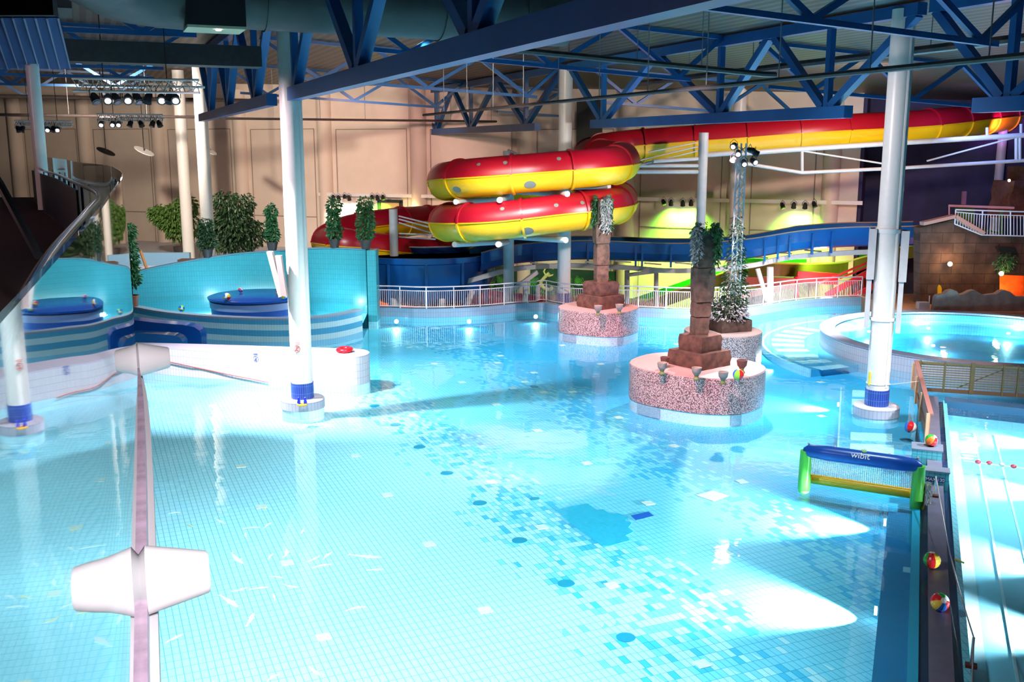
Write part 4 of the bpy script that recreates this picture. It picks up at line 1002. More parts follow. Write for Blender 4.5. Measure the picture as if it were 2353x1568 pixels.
# grey round patches on the coils
def patch(px, py, Y, rx, rz_, lab=None):
    c = gy(px, py, Y); best = min(tpath, key=lambda p: (Vector((p.x, p.y, p.z))-c).length)
    i = tpath.index(best); d = (tpath[min(i+1, len(tpath)-1)]-tpath[max(i-1, 0)]).normalized()
    o_ = Vector((0, 0, CH)); ry = (c-o_).normalized()
    # meet the shell
    w_ = o_-best; w_ -= d*w_.dot(d); v = ry - d*ry.dot(d); aa = v.dot(v); bb = 2*w_.dot(v); cc = w_.dot(w_)-.84**2; disc_ = bb*bb-4*aa*cc
    if disc_ < 0: return
    tt = (-bb-math.sqrt(disc_))/(2*aa); h = o_+ry*tt; nrm = h-best; nrm -= d*nrm.dot(d); nrm.normalize(); e2 = nrm.cross(d).normalized()
    q = MB(); ring = []
    k = len(q.v); q.v.append(tuple(h+nrm*.012))
    for j in range(20):
        a = 2*math.pi*j/20; x_ = math.cos(a)*rx; y_ = math.sin(a)*rz_; ang = y_/.84
        pnt = best + d*((h-best).dot(d)+x_) + (nrm*math.cos(ang) + e2*math.sin(ang))*.852; q.v.append(tuple(pnt))
    for j in range(20): q.face((k, k+1+j, k+1+(j+1) % 20), None, True)
    q.build('round_patch', M['patch'], tub)
for a in [(1218, 425, 42, .26, .2), (1050, 436, 43, .24, .16), (1212, 532, 42, .28, .22), (1284, 365, 43, .10, .09), (1161, 374, 43, .10, .09), (1100, 378, 43, .09, .08), (1278, 472, 43, .10, .09), (1154, 480, 43, .10, .09), (1338, 466, 43, .10, .09)]: patch(a[0], a[1], a[2]+1.4, a[3], a[4])
# mast and carrier arms
ms2 = thing('slide_mast', 'white steel mast carrying the coils of the tube slide', 'mast', (-.17, 50.0, -3))
q = MB(); q.lathe([(.27, -3), (.27, 7.9)], (-.17, 50.0, 0), 24); q.build('post', M['grey_white'], ms2)
for (x, y, Y, x2, y2, Y2) in [(1047, 464, 44.9, 1160, 458, 49.8), (1148, 460, 43.8, 1166, 452, 49.8), (1304, 446, 43.9, 1175, 440, 49.8), (1400, 428, 45.5, 1180, 432, 49.8), (1044, 562, 44.9, 1160, 556, 49.8), (1145, 562, 43.8, 1166, 556, 49.8), (1300, 552, 44, 1178, 545, 49.8)]:
    q = MB(); q.tube([gy(x, y, Y), gy(x2, y2, Y2)], .13, 12); q.build('carrier_arm', M['white'], ms2)
q = MB(); q.tube([gy(1168, 345, 50), gy(1200, 358, 47)], .05, 8); q.build('tie_rod', M['white'], ms2)
ml = thing('slide_mast', 'short pinkish steel post beside the lower left bend of the tube slide', 'mast', tuple(gy(905, 590, 50.5)))
c = gy(905, 550, 50.8); zt = gy(905, 481, 50.8).z; q = MB(); q.lathe([(.22, -3), (.22, zt)], (c.x, c.y, 0), 20); q.build('post', M['grey_white'], ml)
for (a_, b_) in (((917, 497), (990, 515)), ((917, 504), (985, 522)), ((917, 512), (1005, 540)), ((918, 537), (1000, 540)), ((918, 545), (1000, 550))):
    q = MB(); q.tube([gy(*a_, 50.8), gy(*b_, 48)], .04, 6); q.build('tie_rod', M['grey_white'], ml)
# white steel girder on the right
gd = thing('slide_girder', 'white tubular girder carrying the long straight run of the tube slide', 'girder', tuple(gy(1850, 340, 50.5)))
for pts, r in (([(1608, 357), (1680, 352), (1713, 352), (1835, 343), (2075, 328), (2353, 311)], .13), ([(1712, 376), (1843, 397), (2075, 386), (2353, 369)], .09), ([(1838, 346), (2072, 383)], .045), ([(2130, 370), (2340, 314)], .045)):
    q = MB(); q.tube([gy(x, y, 50) for x, y in pts], r, 10); q.build('chord_tube', M['grey_white'], gd)
for x, y0, y1 in ((1843, 345, 397), (2335, 312, 372), (2343, 312, 372)):
    q = MB(); q.tube([gy(x, y0, 50), gy(x, y1, 50)], .08, 8); q.build('hanger_post', M['grey_white'], gd)
for x, y0, y1 in ((2268, 293, 318), (2346, 285, 314)):
    q = MB(); q.tube([gy(x, y0, 50), gy(x, y1, 50)], .07, 8); q.build('saddle_post', M['grey_white'], gd)
pm_ = thing('slide_mast', 'white steel post with bracket rods right of the slide coils', 'mast', tuple(gy(1613, 600, 50)))
c = gy(1614, 400, 50); q = MB(); q.lathe([(.235, -3), (.235, gy(1614, 305, 50).z)], (c.x, c.y, 0), 24); q.build('post', M['grey_white'], pm_)
for (a_, b_, r) in (((1604, 337), (1455, 372), .035), ((1604, 347), (1455, 383), .035), ((1604, 327), (1490, 350), .03), ((1604, 365), (1500, 371), .09), ((1604, 381), (1452, 381), .09), ((1604, 395), (1448, 395), .1)):
    q = MB(); q.tube([gy(*a_, 50), gy(*b_, 48.6)], r, 8); q.build('bracket_rod', M['grey_white'], pm_)

# blue bowl and flume
rimc = [(858, 594, 49.8), (935, 597, 50.0), (1038, 594, 50.2), (1106, 582, 50.6), (1154, 570, 51.2), (1200, 562, 52), (1283, 556, 52.3), (1351, 554, 52.4), (1419, 556, 52.4), (1505, 559.5, 52.2), (1580, 560, 52), (1662, 556, 51.5), (1731, 549, 51), (1816, 535, 50.6), (1868, 529, 50.6), (1960, 523, 50.8), (2048, 522, 51), (2135, 520, 51.5)]
flm = thing('blue_flume', 'blue open flume with outer ribs curving from the bowl to the far right', 'water slide', tuple(gy(1500, 600, 52)))
rp_ = spline([gy(*a_) for a_ in rimc[3:]], 6)
wt, hh = 1.35, 1.02
q = MB(); q2 = MB(); rl = MB(); prof = []
def prof_at(p, d):
    s_ = Vector((-d.y, d.x, 0)).normalized()
    if s_.y < 0: s_ = -s_
    return [p, p - Vector((0, 0, .55*hh)) + s_*.03, p - Vector((0, 0, .9*hh)) + s_*.16, p - Vector((0, 0, hh)) + s_*.4, p - Vector((0, 0, hh)) + s_*(wt-.4), p - Vector((0, 0, .85*hh)) + s_*(wt-.12), p + s_*wt + Vector((0, 0, .12))], s_
rows = []; sds = []
for i, p in enumerate(rp_):
    d = (rp_[min(i+1, len(rp_)-1)] - rp_[max(i-1, 0)]); d.z = 0; d.normalize(); pr, s_ = prof_at(p, d); rows.append(pr); sds.append(s_)
for i in range(len(rows)-1):
    for j in range(6):
        q.quad(rows[i][j], rows[i][j+1], rows[i+1][j+1], rows[i+1][j], smooth=True)
        up = Vector((0, 0, .03)); q2.quad(rows[i][j]+up+sds[i]*.03, rows[i+1][j]+up+sds[i]*.03, rows[i+1][j+1]+up+sds[i]*.03, rows[i][j+1]+up+sds[i]*.03, smooth=True)
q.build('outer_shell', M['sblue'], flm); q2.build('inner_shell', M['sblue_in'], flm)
rl.tube([r_[0]+Vector((0, 0, .02)) for r_ in rows], .035, 6); rl.tube([r_[6]+Vector((0, 0, .02)) for r_ in rows], .035, 6); rl.build('rim_bead', mat('rim_bead', (.35, .28, .22), .3), flm)
for xr in (1230, 1352, 1466, 1480, 1555, 1712, 1768, 1795, 1828, 1873, 1927, 2025):
    i = min(range(len(rp_)), key=lambda i_: abs((rp_[i_].x/rp_[i_].y)*2330+1176-xr)); p = rows[i][0]; s_ = sds[i]
    q = MB(); q.barv(p - Vector((0, 0, .15)) - s_*.06, p - Vector((0, 0, hh+.22)) - s_*.02, Vector((s_.y, -s_.x, 0)), .10, .16); q.build('rib', M['sblue'], flm)
# flume beam and legs
bm2 = thing('flume_support', 'pale steel beam with cross brackets and legs under the blue flume', 'support', tuple(gy(1500, 625, 52)))
bpts = [(1060, 650, 50.5), (1110, 636, 50.8), (1183, 618, 51.3), (1260, 612, 52), (1340, 611, 52.2), (1450, 616, 52.4), (1520, 622, 52.2), (1600, 622, 52), (1680, 616, 51.6), (1740, 608, 51.2), (1790, 596, 51), (1850, 588, 51), (1950, 581, 51), (2045, 578, 51)]
bp_ = spline([gy(*a_) for a_ in bpts], 4); q = MB()
for i in range(len(bp_)-1): q.bar(bp_[i], bp_[i+1], .2, .24)
q.build('curved_beam', M['grey_white'], bm2)
for x, y in ((1238, 604), (1365, 602), (1430, 600), (1500, 605), (1570, 604), (1745, 590), (1800, 580), (1868, 575)):
    q = MB(); q.bar(gy(x-18, y, 51.4), gy(x+18, y+3, 53.2), .1, .08); q.build('cross_bracket', M['grey_white'], bm2)
for (x0, y0, x1, y1, Y, w_) in ((1598, 628, 1598, 735, 52.2, .24), (1441, 622, 1441, 735, 52.6, .22), (1508, 628, 1508, 735, 52.9, .2), (1770, 614, 1770, 735, 51, .28), (1741, 618, 1762, 690, 51, .2), (1207, 655, 1207, 735, 51.5, .2), (1085, 668, 1060, 735, 50.8, .25)):
    q = MB(); q.tube([gy(x0, y0, Y), gy(x1, y1, Y)], w_/1.6, 8); q.build('leg', M['grey_white'], bm2)
q = MB(); q.bar(gy(1445, 632, 52.3), gy(1520, 622, 52.3), .18, .18); q.build('brace', M['grey_white'], bm2); q = MB(); q.bar(gy(1180, 665, 51), gy(1235, 625, 51.5), .18, .2); q.build('brace', M['grey_white'], bm2)
# bowl
bw = thing('slide_bowl', 'deep blue ribbed bowl of the water slide behind the railing', 'water slide', (-4.6, 53.2, -1))
bc_ = Vector((-4.75, 53.2, 0)); Rb = 3.7
zt = 2.62
q = MB(); q.lathe([(2.2, .0), (Rb-.45, .55), (Rb-.1, 1.2), (Rb, zt-.35)], bc_, 60, sx=1.05); q.lathe([(Rb, zt-.35), (Rb+.08, zt-.3), (Rb+.10, zt-.02), (Rb+.02, zt)], bc_, 60, sx=1.05)
q.build('outer_wall', M['sblue'], bw)
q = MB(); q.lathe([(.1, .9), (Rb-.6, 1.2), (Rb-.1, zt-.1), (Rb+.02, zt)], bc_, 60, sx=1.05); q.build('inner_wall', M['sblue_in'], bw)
q = MB(); q.lathe([(Rb*.82, zt+.0), (Rb*.82, zt+.32), (Rb*.80, zt+.34), (Rb*.79, zt)], (bc_.x+.1, bc_.y+.8, 0), 48, sx=.92, sy=.7); q.build('splash_ring', M['sblue_in'], bw)
q = MB(); q.tube([(bc_.x+.1+math.cos(a)*Rb*.82*.92, bc_.y+.8+math.sin(a)*Rb*.82*.7, zt+.34) for a in [i*math.pi/24 for i in range(48)]], .045, 6, closed=True); q.build('ring_bead', mat('bead_glow', (.5, .5, .7), .2), bw)
for a in (-2.35, -1.95, -1.45, -.95, -.5):
    p = bc_ + Vector((math.cos(a)*Rb*1.05, math.sin(a)*Rb, 0)); q = MB(); q.bar(p + Vector((0, 0, .2)), p + Vector((0, 0, zt-.3)), .14, .14); q.build('rib', M['sblue'], bw)
q = MB(); q.lathe([(Rb+.06, 0), (Rb+.06, .0001)], bc_, 8)
for (x, y0, y1) in ((905, 650, 735), (1015, 650, 735)):
    q = MB(); q.tube([gy(x, y0, 50.4), gy(x, y1, 50.4)], .16, 8); q.build('leg', M['grey_white'], bw)
# low red run-out trough under the bowl
ro = thing('runout_slide', 'low red and orange run-out slide seen through the railing under the bowl', 'water slide', tuple(gy(1000, 700, 53)))
for nm, dy, m_, r in (('upper_wall', 0, 'red', .55), ('lower_wall', 16, 'orange_slide', .5)):
    if m_ == 'orange_slide' and m_ not in M: M[m_] = mat('slide_orange', (.80, .22, .02), .3)
    q = MB(); q.tube(spline([gy(x, y+dy, Y) for x, y, Y in ((840, 674, 56), (900, 678, 55.5), (960, 690, 55), (1030, 684, 55.5), (1110, 686, 56), (1240, 702, 57))], 5), r, 12); q.build(nm, M[m_], ro)
# pinkish deck strip and toy animals behind the railing
q = MB(); q.bar(gy(1090, 682, 58), gy(1520, 700, 58), 2.0, .3); tag(q.build('pink_deck', mat('pink_deck', (.62, .25, .22), .6)), 'pink play deck behind the railing below the mural', 'deck')
fz = thing('play_animal', 'pink spouting play animal standing on the pink deck', 'play figure', tuple(gy(1112, 676, 57)))
q = MB(); c = gy(1112, 664, 57); q.sphere((c.x, c.y, c.z), .34, 14, 8, sz=.7); q.sphere((c.x-.35, c.y, c.z+.1), .2, 12, 8); q.build('body', mat('play_pink', (.8, .32, .24), .5), fz)
q = MB(); q.tube(spline([(c.x, c.y, c.z+.2), (c.x+.25, c.y, c.z+.45), (c.x+.3, c.y, c.z+.75), (c.x+.05, c.y, c.z+.8)], 4), .05, 6); q.build('trunk', mat('play_yellow', (.8, .55, .15), .5), fz)
fz = thing('play_animal', 'small green play animal beside the pink one', 'play figure', tuple(gy(1137, 676, 57)))
q = MB(); c = gy(1137, 668, 57); q.sphere((c.x, c.y, c.z), .28, 12, 8); q.build('body', mat('play_green', (.10, .5, .25), .5), fz); q = MB(); q.tube([(c.x, c.y, c.z), (c.x+.1, c.y, c.z+.6)], .07, 8); q.build('neck', mat('play_green2', (.10, .5, .25), .5), fz)
# green flumes behind
M['green'] = mat('slide_green', (.02, .60, .01), .35); M['olive'] = mat('slide_olive_side', (.14, .16, .01), .5)
def trough(pts, label, wid=1.5):
    t = thing('green_flume', label, 'water slide', tuple(gy(*pts[0]))); P = spline([gy(*a_) for a_ in pts], 5)
    q = MB(); q2 = MB(); q3 = MB(); rows = []
    for i, p in enumerate(P):
        d = P[min(i+1, len(P)-1)]-P[max(i-1, 0)]; d.z = 0; d.normalize(); s_ = Vector((-d.y, d.x, 0)); s_ = s_ if s_.y > 0 else -s_; rows.append((p, s_))
    for i in range(len(P)-1):
        (p, s_), (p2, s2) = rows[i], rows[i+1]; dn = Vector((0, 0, -.75))
        q.quad(p, p2, p2+dn, p+dn, smooth=True); q2.quad(p+dn*.6+s_*.15, p2+dn*.6+s2*.15, p2+dn*.6+s2*wid, p+dn*.6+s_*wid); q2.quad(p+dn*.6+s_*wid, p2+dn*.6+s2*wid, p2+s2*wid+Vector((0, 0, .1)), p+s_*wid+Vector((0, 0, .1)))
    q.build('side_wall', M['olive'], t); q2.build('chute_bed', M['green'], t)
    q3.tube([r_[0] for r_ in rows], .06, 6); q3.build('edge_bead', mat('lime_bead', (.6, .8, .1), .4), t)
    return t
trough([(1720, 606, 56), (1780, 605, 56), (1850, 606, 57), (1930, 604, 58), (1980, 592, 58), (2060, 570, 58), (2130, 560, 58)], 'level green flume winding behind the blue one at right')
trough([(1450, 702, 58), (1560, 665, 58), (1660, 628, 58), (1760, 600, 58.5)], 'long green flume sloping down to the left behind the railing')
# red stairs and structure
rs = thing('red_staircase', 'red steel staircase with railings climbing to the right behind the flumes', 'staircase', tuple(gy(1950, 690, 55)))
M['redsteel'] = mat('red_steel', (.62, .03, .05), .45); M['pinksteel'] = mat('pink_steel', (.60, .22, .18), .5)
for (x0, y0, x1, y1, m_, h_) in ((1898, 680, 2048, 597, 'redsteel', .32), (1880, 652, 2048, 580, 'redsteel', .1), (1905, 712, 2060, 630, 'redsteel', .28), (1930, 640, 2050, 590, 'redsteel', .08)):
    q = MB(); q.bar(gy(x0, y0, 55), gy(x1, y1, 55), .12, h_); q.build('stringer', M[m_], rs)
for i in range(26):
    f = i/25; q = MB(); x = 1905+143*f; y = 676-79*f; q.bar(gy(x, y-3, 55.4), gy(x, y+32, 55.4), .05, .05); q.build('baluster', M['redsteel'], rs)
rd = thing('red_platform', 'red and pink steel platform beams left of the red staircase', 'platform', tuple(gy(1830, 690, 56)))
for (x0, y0, x1, y1, m_, h_) in ((1713, 642, 1832, 646, 'pinksteel', .3), (1713, 653, 1830, 655, 'pinksteel', .3), (1832, 628, 1925, 634, 'redsteel', .26), (1832, 640, 1925, 644, 'redsteel', .5), (1830, 635, 1830, 735, 'redsteel', .3), (1660, 690, 1830, 655, 'pinksteel', .3)):
    q = MB(); q.bar(gy(x0, y0, 56), gy(x1, y1, 56.01), .2, h_) if x0 != x1 else q.tube([gy(x0, y0, 56), gy(x1, y1, 56)], .14, 8); q.build('beam', M[m_], rd)
q = MB(); q.bar(gy(1713, 688, 57), gy(1765, 684, 57), .3, 1.1); tag(q.build('dark_machine', M['dark']), 'black machine box seen through the railing by the mast', 'machine')

# ================================================================== RAILING ON THE FAR LEDGE
rl_t = thing('ledge_railing', 'long white balustrade of thin bars along the far pool ledge', 'railing', (0, 48.9, .42))
RPth = [p + Vector((0, .12, 0)) for p in L2 if -6.8 < p.x < 18.9]
RPth = [Vector((p.x, p.y + (.55 if 1.2 < p.x < 4.1 else 0), .42)) for p in RPth]
cum = [0]
for i in range(1, len(RPth)): cum.append(cum[-1] + (RPth[i]-RPth[i-1]).length)
def along(s_):
    for i in range(1, len(cum)):
        if cum[i] >= s_: f = (s_-cum[i-1])/(cum[i]-cum[i-1]); return RPth[i-1].lerp(RPth[i], f)
    return RPth[-1]
M['rail'] = mat('rail_white', (.80, .76, .80), .35)
for z, r, nm in ((1.05, .032, 'top_rail'), (.86, .022, 'mid_rail'), (.08, .022, 'bottom_rail')):
    q = MB(); q.tube([p + Vector((0, 0, z)) for p in RPth], r, 8); q.build(nm, M['rail'], rl_t)
npost = int(cum[-1]/1.32)
for i in range(npost+1):
    p = along(cum[-1]*i/npost); q = MB(); q.tube([p, p+Vector((0, 0, 1.05))], .028, 8); q.build('post', M['rail'], rl_t)
nb = int(cum[-1]/.098); rest = MB()
for i in range(nb):
    p = along(cum[-1]*(i+.5)/nb)
    if i % 3 == 0 and i//3 < 100: q = MB(); q.tube([p+Vector((0, 0, .08)), p+Vector((0, 0, .86))], .012, 5); q.build('baluster', M['rail'], rl_t)
    else: rest.tube([p+Vector((0, 0, .08)), p+Vector((0, 0, .86))], .012, 5)
o = rest.build('balusters', M['rail'], rl_t); o['kind'] = 'stuff'
# underwater lamps on the far wall
for i, (x, y, lab) in enumerate([(911, 733, 'left'), (1078, 733, 'middle'), (1231, 722, 'third'), (1870, 702, 'right')]):
    p = gz(x, y, 0); c = Vector((p.x, p.y-.02, -.12)); q = MB(); q.tube([c, c+Vector((0, -.05, 0))], .10, 16)
    tag(q.build('pool_lamp', M['pool_lamp']), {0: 'underwater lamp at the left end of the far pool wall', 1: 'underwater lamp in the middle of the far pool wall', 2: 'underwater lamp left of the ledge column', 3: 'underwater lamp in the far right pool wall'}[i], 'pool lamp', 'underwater pool lamps')
    lamp('SPOT', c+Vector((0, -.1, 0)), 120, (.5, .9, 1), c+Vector((0, -4, -.25)), 130, .5, .08)
# ================================================================== RIGHT SIDE
cx, cy = C2.x, C2.y
q = MB(); q.ribbon(circ(cx, cy, 6.25, 96), .55, FZ, .58, closed=True); struct('round_pool_wall', q, M['grey_tile'])
q = MB(); q.ribbon(circ(cx, cy, 6.28, 96), .62, .58, .62, closed=True); struct('round_pool_coping', q, mat('round_coping', (.23, .25, .36), .35, noise=.1))
q = MB(); q.ribbon(circ(cx, cy, 5.69, 96), .04, -.6, .50, closed=True); struct('round_pool_lining', q, M['cyan_tile'])
q = MB(); q.prism(circ(cx, cy, 5.68, 64), -.65, -.58); struct('round_pool_floor', q, mat('round_floor', (.03, .36, .62), .4))
q = MB(); q.v = [(x, y, .36) for x, y in circ(cx, cy, 5.65, 64)]; q.face(range(64)); o = q.build('round_pool_water', M['water']); o['kind'] = 'structure'
for (x, y) in ((-4.6, 2.4), (-3, 4.3), (0, 5.1), (-5.1, -1.2), (3, 3.8), (-1.5, 1), (1.5, -1.5), (-2.5, -3)): lamp('POINT', (cx+x, cy+y, .0), 260, (.75, 1, 1), size=.08)
for px in ((1940, 765, 0), (1942, 811, 1)):
    pass
# crescent underwater steps
SEC = lambda r, a0_, a1_, n=40: [(cx+r*math.cos(R(a0_+(a1_-a0_)*i/n)), cy+r*math.sin(R(a0_+(a1_-a0_)*i/n))) for i in range(n+1)]
q = MB(); q.prism(SEC(8.6, 118, 203) + list(reversed(SEC(6.25, 118, 203))), FZ, -.10); struct('crescent_step', q, mat('step_teal', (.04, .34, .52), .5))
q = MB(); q.ribbon(SEC(8.62, 118, 203), .10, FZ, -.07); struct('crescent_step_edge', q, M['pale_tile'])
q = MB()
for i in range(9):
    a = 135 + i*8.2; q.prism(SEC(8.2, a, a+4, 4) + list(reversed(SEC(6.9, a, a+4, 4))), -.10, -.085)
struct('crescent_step_mats', q, M['pale_tile'])
lamp('SPOT', (cx-8.75, cy-1.9, -.12), 900, (.9, .98, 1), (cx-12.5, cy-3.6, -.38), 90, .9, .05)
# striped step by the right column
SP = [gz(x, y, -.12) for x, y in ((1925, 1042), (2100, 1046), (2112, 895), (1933, 893))]
q = MB(); q.prism([(p.x, p.y) for p in SP], FZ, -.12); struct('underwater_step', q, mat('step_teal2', (.08, .38, .58), .5))
q = MB(); a_, b_ = SP[3], SP[0]; q.bar(Vector((a_.x, a_.y, -.11)), Vector((b_.x, b_.y, -.11)), .05, .06); struct('underwater_step_nosing', q, M['pale_tile'])
q = MB()
for (y0, y1, xa, xb) in ((897, 912, 1958, 2040), (917, 932, 1957, 2040), (937, 953, 1957, 2030), (994, 1012, 1954, 2050), (1020, 1042, 1953, 2054)):
    P = [gz(x, y, -.11) for x, y in ((xa, y1), (xb, y1+4), (xb, y0+4), (xa, y0))]; q.prism([(p.x, p.y) for p in P], -.12, -.10)
struct('underwater_step_mats', q, M['pale_tile'])

# partition between the pools
def strip(a0_, a1_, b0_, b1_, z0, z1, name, m):
    q = MB(); P = [pd(a0_, b0_), pd(a1_, b0_), pd(a1_, b1_), pd(a0_, b1_)]; q.prism([(p.x, p.y) for p in P], z0, z1)
    return struct(name, q, m)
strip(-.05, .06, -17, 12.0, FZ, .02, 'lane_pool_edge', M['cyan_tile'])
strip(-.20, -.05, -17, 12.0, FZ, -.04, 'gutter_right', mat('gutter_navy', (.012, .03, .08), .4))
strip(-.55, -.20, -17, 12.0, FZ, .13, 'partition_top', mat('partition_slab', (.13, .13, .20), .5, noise=.2, nscale=4))
strip(-.70, -.55, -17, 5.0, FZ, -.04, 'gutter_left', mat('gutter_dark', (.02, .02, .05), .4))
strip(-.86, -.70, -17, 5.0, FZ, .0, 'partition_inner_edge', mat('inner_edge_cyan', (.03, .35, .55), .35))
strip(-1.36, -.86, -17, .9, FZ, -.06, 'underwater_bench', mat('bench_blue', (.02, .22, .46), .4, noise=.2, nscale=.6))
q = MB()
for (x, y) in ((2094, 1311), (2120, 1551)):
    p = gz(x, y, -.05); q.box((p.x, p.y, -.055), (.30, .24, .015), math.atan2(DN.y, DN.x))
struct('bench_pale_tiles', q, M['pale_tile'])
for b_off, lab in ((gz(2048, 1197, -.1), 'underwater lamp on the bench edge below the inflatable goal'), (gz(2063, 1405, -.1), 'underwater lamp on the bench edge nearest the camera')):
    c = Vector((b_off.x, b_off.y, -.15)); bb = (c - Q0).dot(D); c = pd(-1.385, bb, -.16)
    q = MB(); q.tube([c, c - DN*.05], .08, 16); tag(q.build('pool_lamp', M['pool_lamp']), lab, 'pool lamp', 'underwater pool lamps')
    lamp('SPOT', c - DN*.12 + Vector((0, 0, .07)), 7000, (1, .98, .96), c - DN*3.2 + Vector((0, 0, -.4)), 80, .9, .05)
c = gz(1928, 930, -.15); q = MB(); q.tube([Vector(c), c - DN*.05], .07, 16); tag(q.build('pool_lamp', M['pool_lamp']), 'underwater lamp at the left edge of the striped step', 'pool lamp', 'underwater pool lamps')
lamp('SPOT', c - DN*.1, 3600, (1, .98, .96), c - DN*3 + Vector((0, 0, -.6)), 75, .9, .05)
lamp('SPOT', gz(1925, 1030, -.12), 3200, (1, .98, .96), gz(1925, 1030, -.12) - DN*3 + Vector((0, 0, -.6)), 75, .9, .05)
# lane pool
q = MB(); P = [pd(.06, -17), pd(16, -17), pd(16, 11.6), pd(.06, 11.6)]; q.prism([(p.x, p.y) for p in P], FZ, FZ+.03); struct('lane_pool_floor', q, mat('lane_floor', (.34, .76, .92), .45, noise=.05))
q = MB(); P = [pd(.0, 11.6), pd(16, 9.9), pd(16, 10.9), pd(.0, 12.1)]; q.prism([(p.x, p.y) for p in P], FZ, .12); struct('lane_pool_end', q, mat('pool_end_navy', (.03, .10, .20), .4))
lm_ = mat('lane_white', (.75, .88, .92), .4)
for (xa, ya, xb, yb, wd) in ((2183, 941, 2262, 1190, .30), (2229, 946, 2325, 1240, .05), (2275, 960, 2333, 1100, .05)):
    p = gz(xa, ya, FZ); a = (p - Q0).dot(DN); strip(a-wd/2, a+wd/2, -17, 9.6, FZ+.03, FZ+.04, 'lane_stripe', lm_)
for (x, y) in ((2350, 1000), (2353, 1110), (2370, 1270), (2390, 1430), (2250, 1005)):
    p = gz(x, y, -.1); 
    if x > 2300: lamp('SPOT', p + DN*.8, 2600, (.95, .98, 1), p - DN*1.6 + Vector((0, 0, -.6)), 80, .9, .05)
for i, (x, y, c_) in enumerate(((2247, 1064, 'red'), (2273, 1066, 'red'), (2302, 1070, 'grey'), (2329, 1074, 'red'))):
    p = gz(x, y, 0); q = MB(); q.sphere((p.x, p.y, .02), .075, 12, 8, sz=.7)
    if 'lane_float_m' not in M: M['lane_float_m'] = mat('float_dark_red', (.30, .02, .04), .4); M['lane_float_g'] = mat('float_grey', (.3, .35, .38), .4)
    tag(q.build('lane_float', M['lane_float_m' if c_ == 'red' else 'lane_float_g']), ['leftmost dark red float on the lane rope', 'second dark red float on the lane rope, left of the grey one', 'grey float on the lane rope', 'rightmost dark red float on the lane rope'][i], 'lane float', 'floats on the lane rope')
p0_ = gz(2215, 1060, 0); p1_ = gz(2420, 1086, 0); q = MB(); q.tube([p0_+Vector((0, 0, .01)), p1_+Vector((0, 0, .01))], .008, 5); tag(q.build('lane_rope', M['white']), 'thin white lane rope across the right-hand pool', 'rope')
# blocks
rzD = math.atan2(DN.y, DN.x)
def dblock(px, py, wd, dep, h, name, m, lab=None):
    p = gz(px, py, 0); c = p - DN*wd/2 + D*dep/2
    q = MB(); P = [p - DN*wd, p, p + D*dep, p + D*dep - DN*wd]; q.prism([(v.x, v.y) for v in P], -.2, h)
    return q, p
M['block_tile'] = tile('block_tile', (.10, .42, .50), (.04, .2, .26), .12, .24); M['block_top'] = mat('block_top', (.14, .17, .24), .5)
for (px, py, wd, dep, h, nm) in ((2163, 1071, .72, .62, .36, 'upper'), (2178, 1130, .56, .35, .44, 'lower')):
    q, p = dblock(px, py, wd, dep, h, nm, None); t = thing('tiled_block', {'upper': 'teal tiled wall block at the foot of the wooden gate', 'lower': 'teal tiled wall block carrying the MAX 130 depth sign'}[nm], 'wall block', (p.x, p.y, 0))
    q.build('block_body', M['block_tile'], t)
    q2 = MB(); P = [p - DN*(wd+.02) - D*.02, p + DN*.02 - D*.02, p + D*(dep+.02) + DN*.02, p + D*(dep+.02) - DN*(wd+.02)]; q2.prism([(v.x, v.y) for v in P], h, h+.03); q2.build('coping', M['block_top'], t)
    if nm == 'lower': lowp = p; lowt = t
def text_mesh(name, body, size, origin, xdir, ydir, m, parent, depth=.004):
    cu = bpy.data.curves.new(name, 'FONT'); cu.body = body; cu.size = size; cu.extrude = depth; cu.align_x = 'CENTER'; cu.align_y = 'CENTER'
    tmp = bpy.data.objects.new(name+'_tmp', cu); col.objects.link(tmp)
    dg = bpy.context.evaluated_depsgraph_get(); me = bpy.data.meshes.new_from_object(tmp.evaluated_get(dg)); bpy.data.objects.remove(tmp)
    xd = Vector(xdir).normalized(); yd = Vector(ydir).normalized(); zd = xd.cross(yd); o0 = Vector(origin) - wloc(parent)
    for v in me.vertices: c = v.co.copy(); v.co = o0 + xd*c.x + yd*c.y + zd*c.z
    me.materials.clear(); me.materials.append(m); o = bpy.data.objects.new(name, me); col.objects.link(o); o.parent = parent
    return o
sgn = thing('depth_sign', 'navy depth sign reading MAX 130 on the lower tiled block', 'sign', tuple(lowp - DN*.28 - D*.02 + Vector((0, 0, .25))))
q = MB(); P0 = lowp - DN*.50 - D*.008 + Vector((0, 0, .26)); P1 = lowp - DN*.10 - D*.008 + Vector((0, 0, .26)); q.bar(P0, P1, .012, .12); q.build('sign_plate', mat('sign_navy', (.015, .04, .22), .3), sgn)
text_mesh('lettering', 'MAX 130', .105, lowp - DN*.30 - D*.018 + Vector((0, 0, .26)), DN, (0, 0, 1), M['white'], sgn)

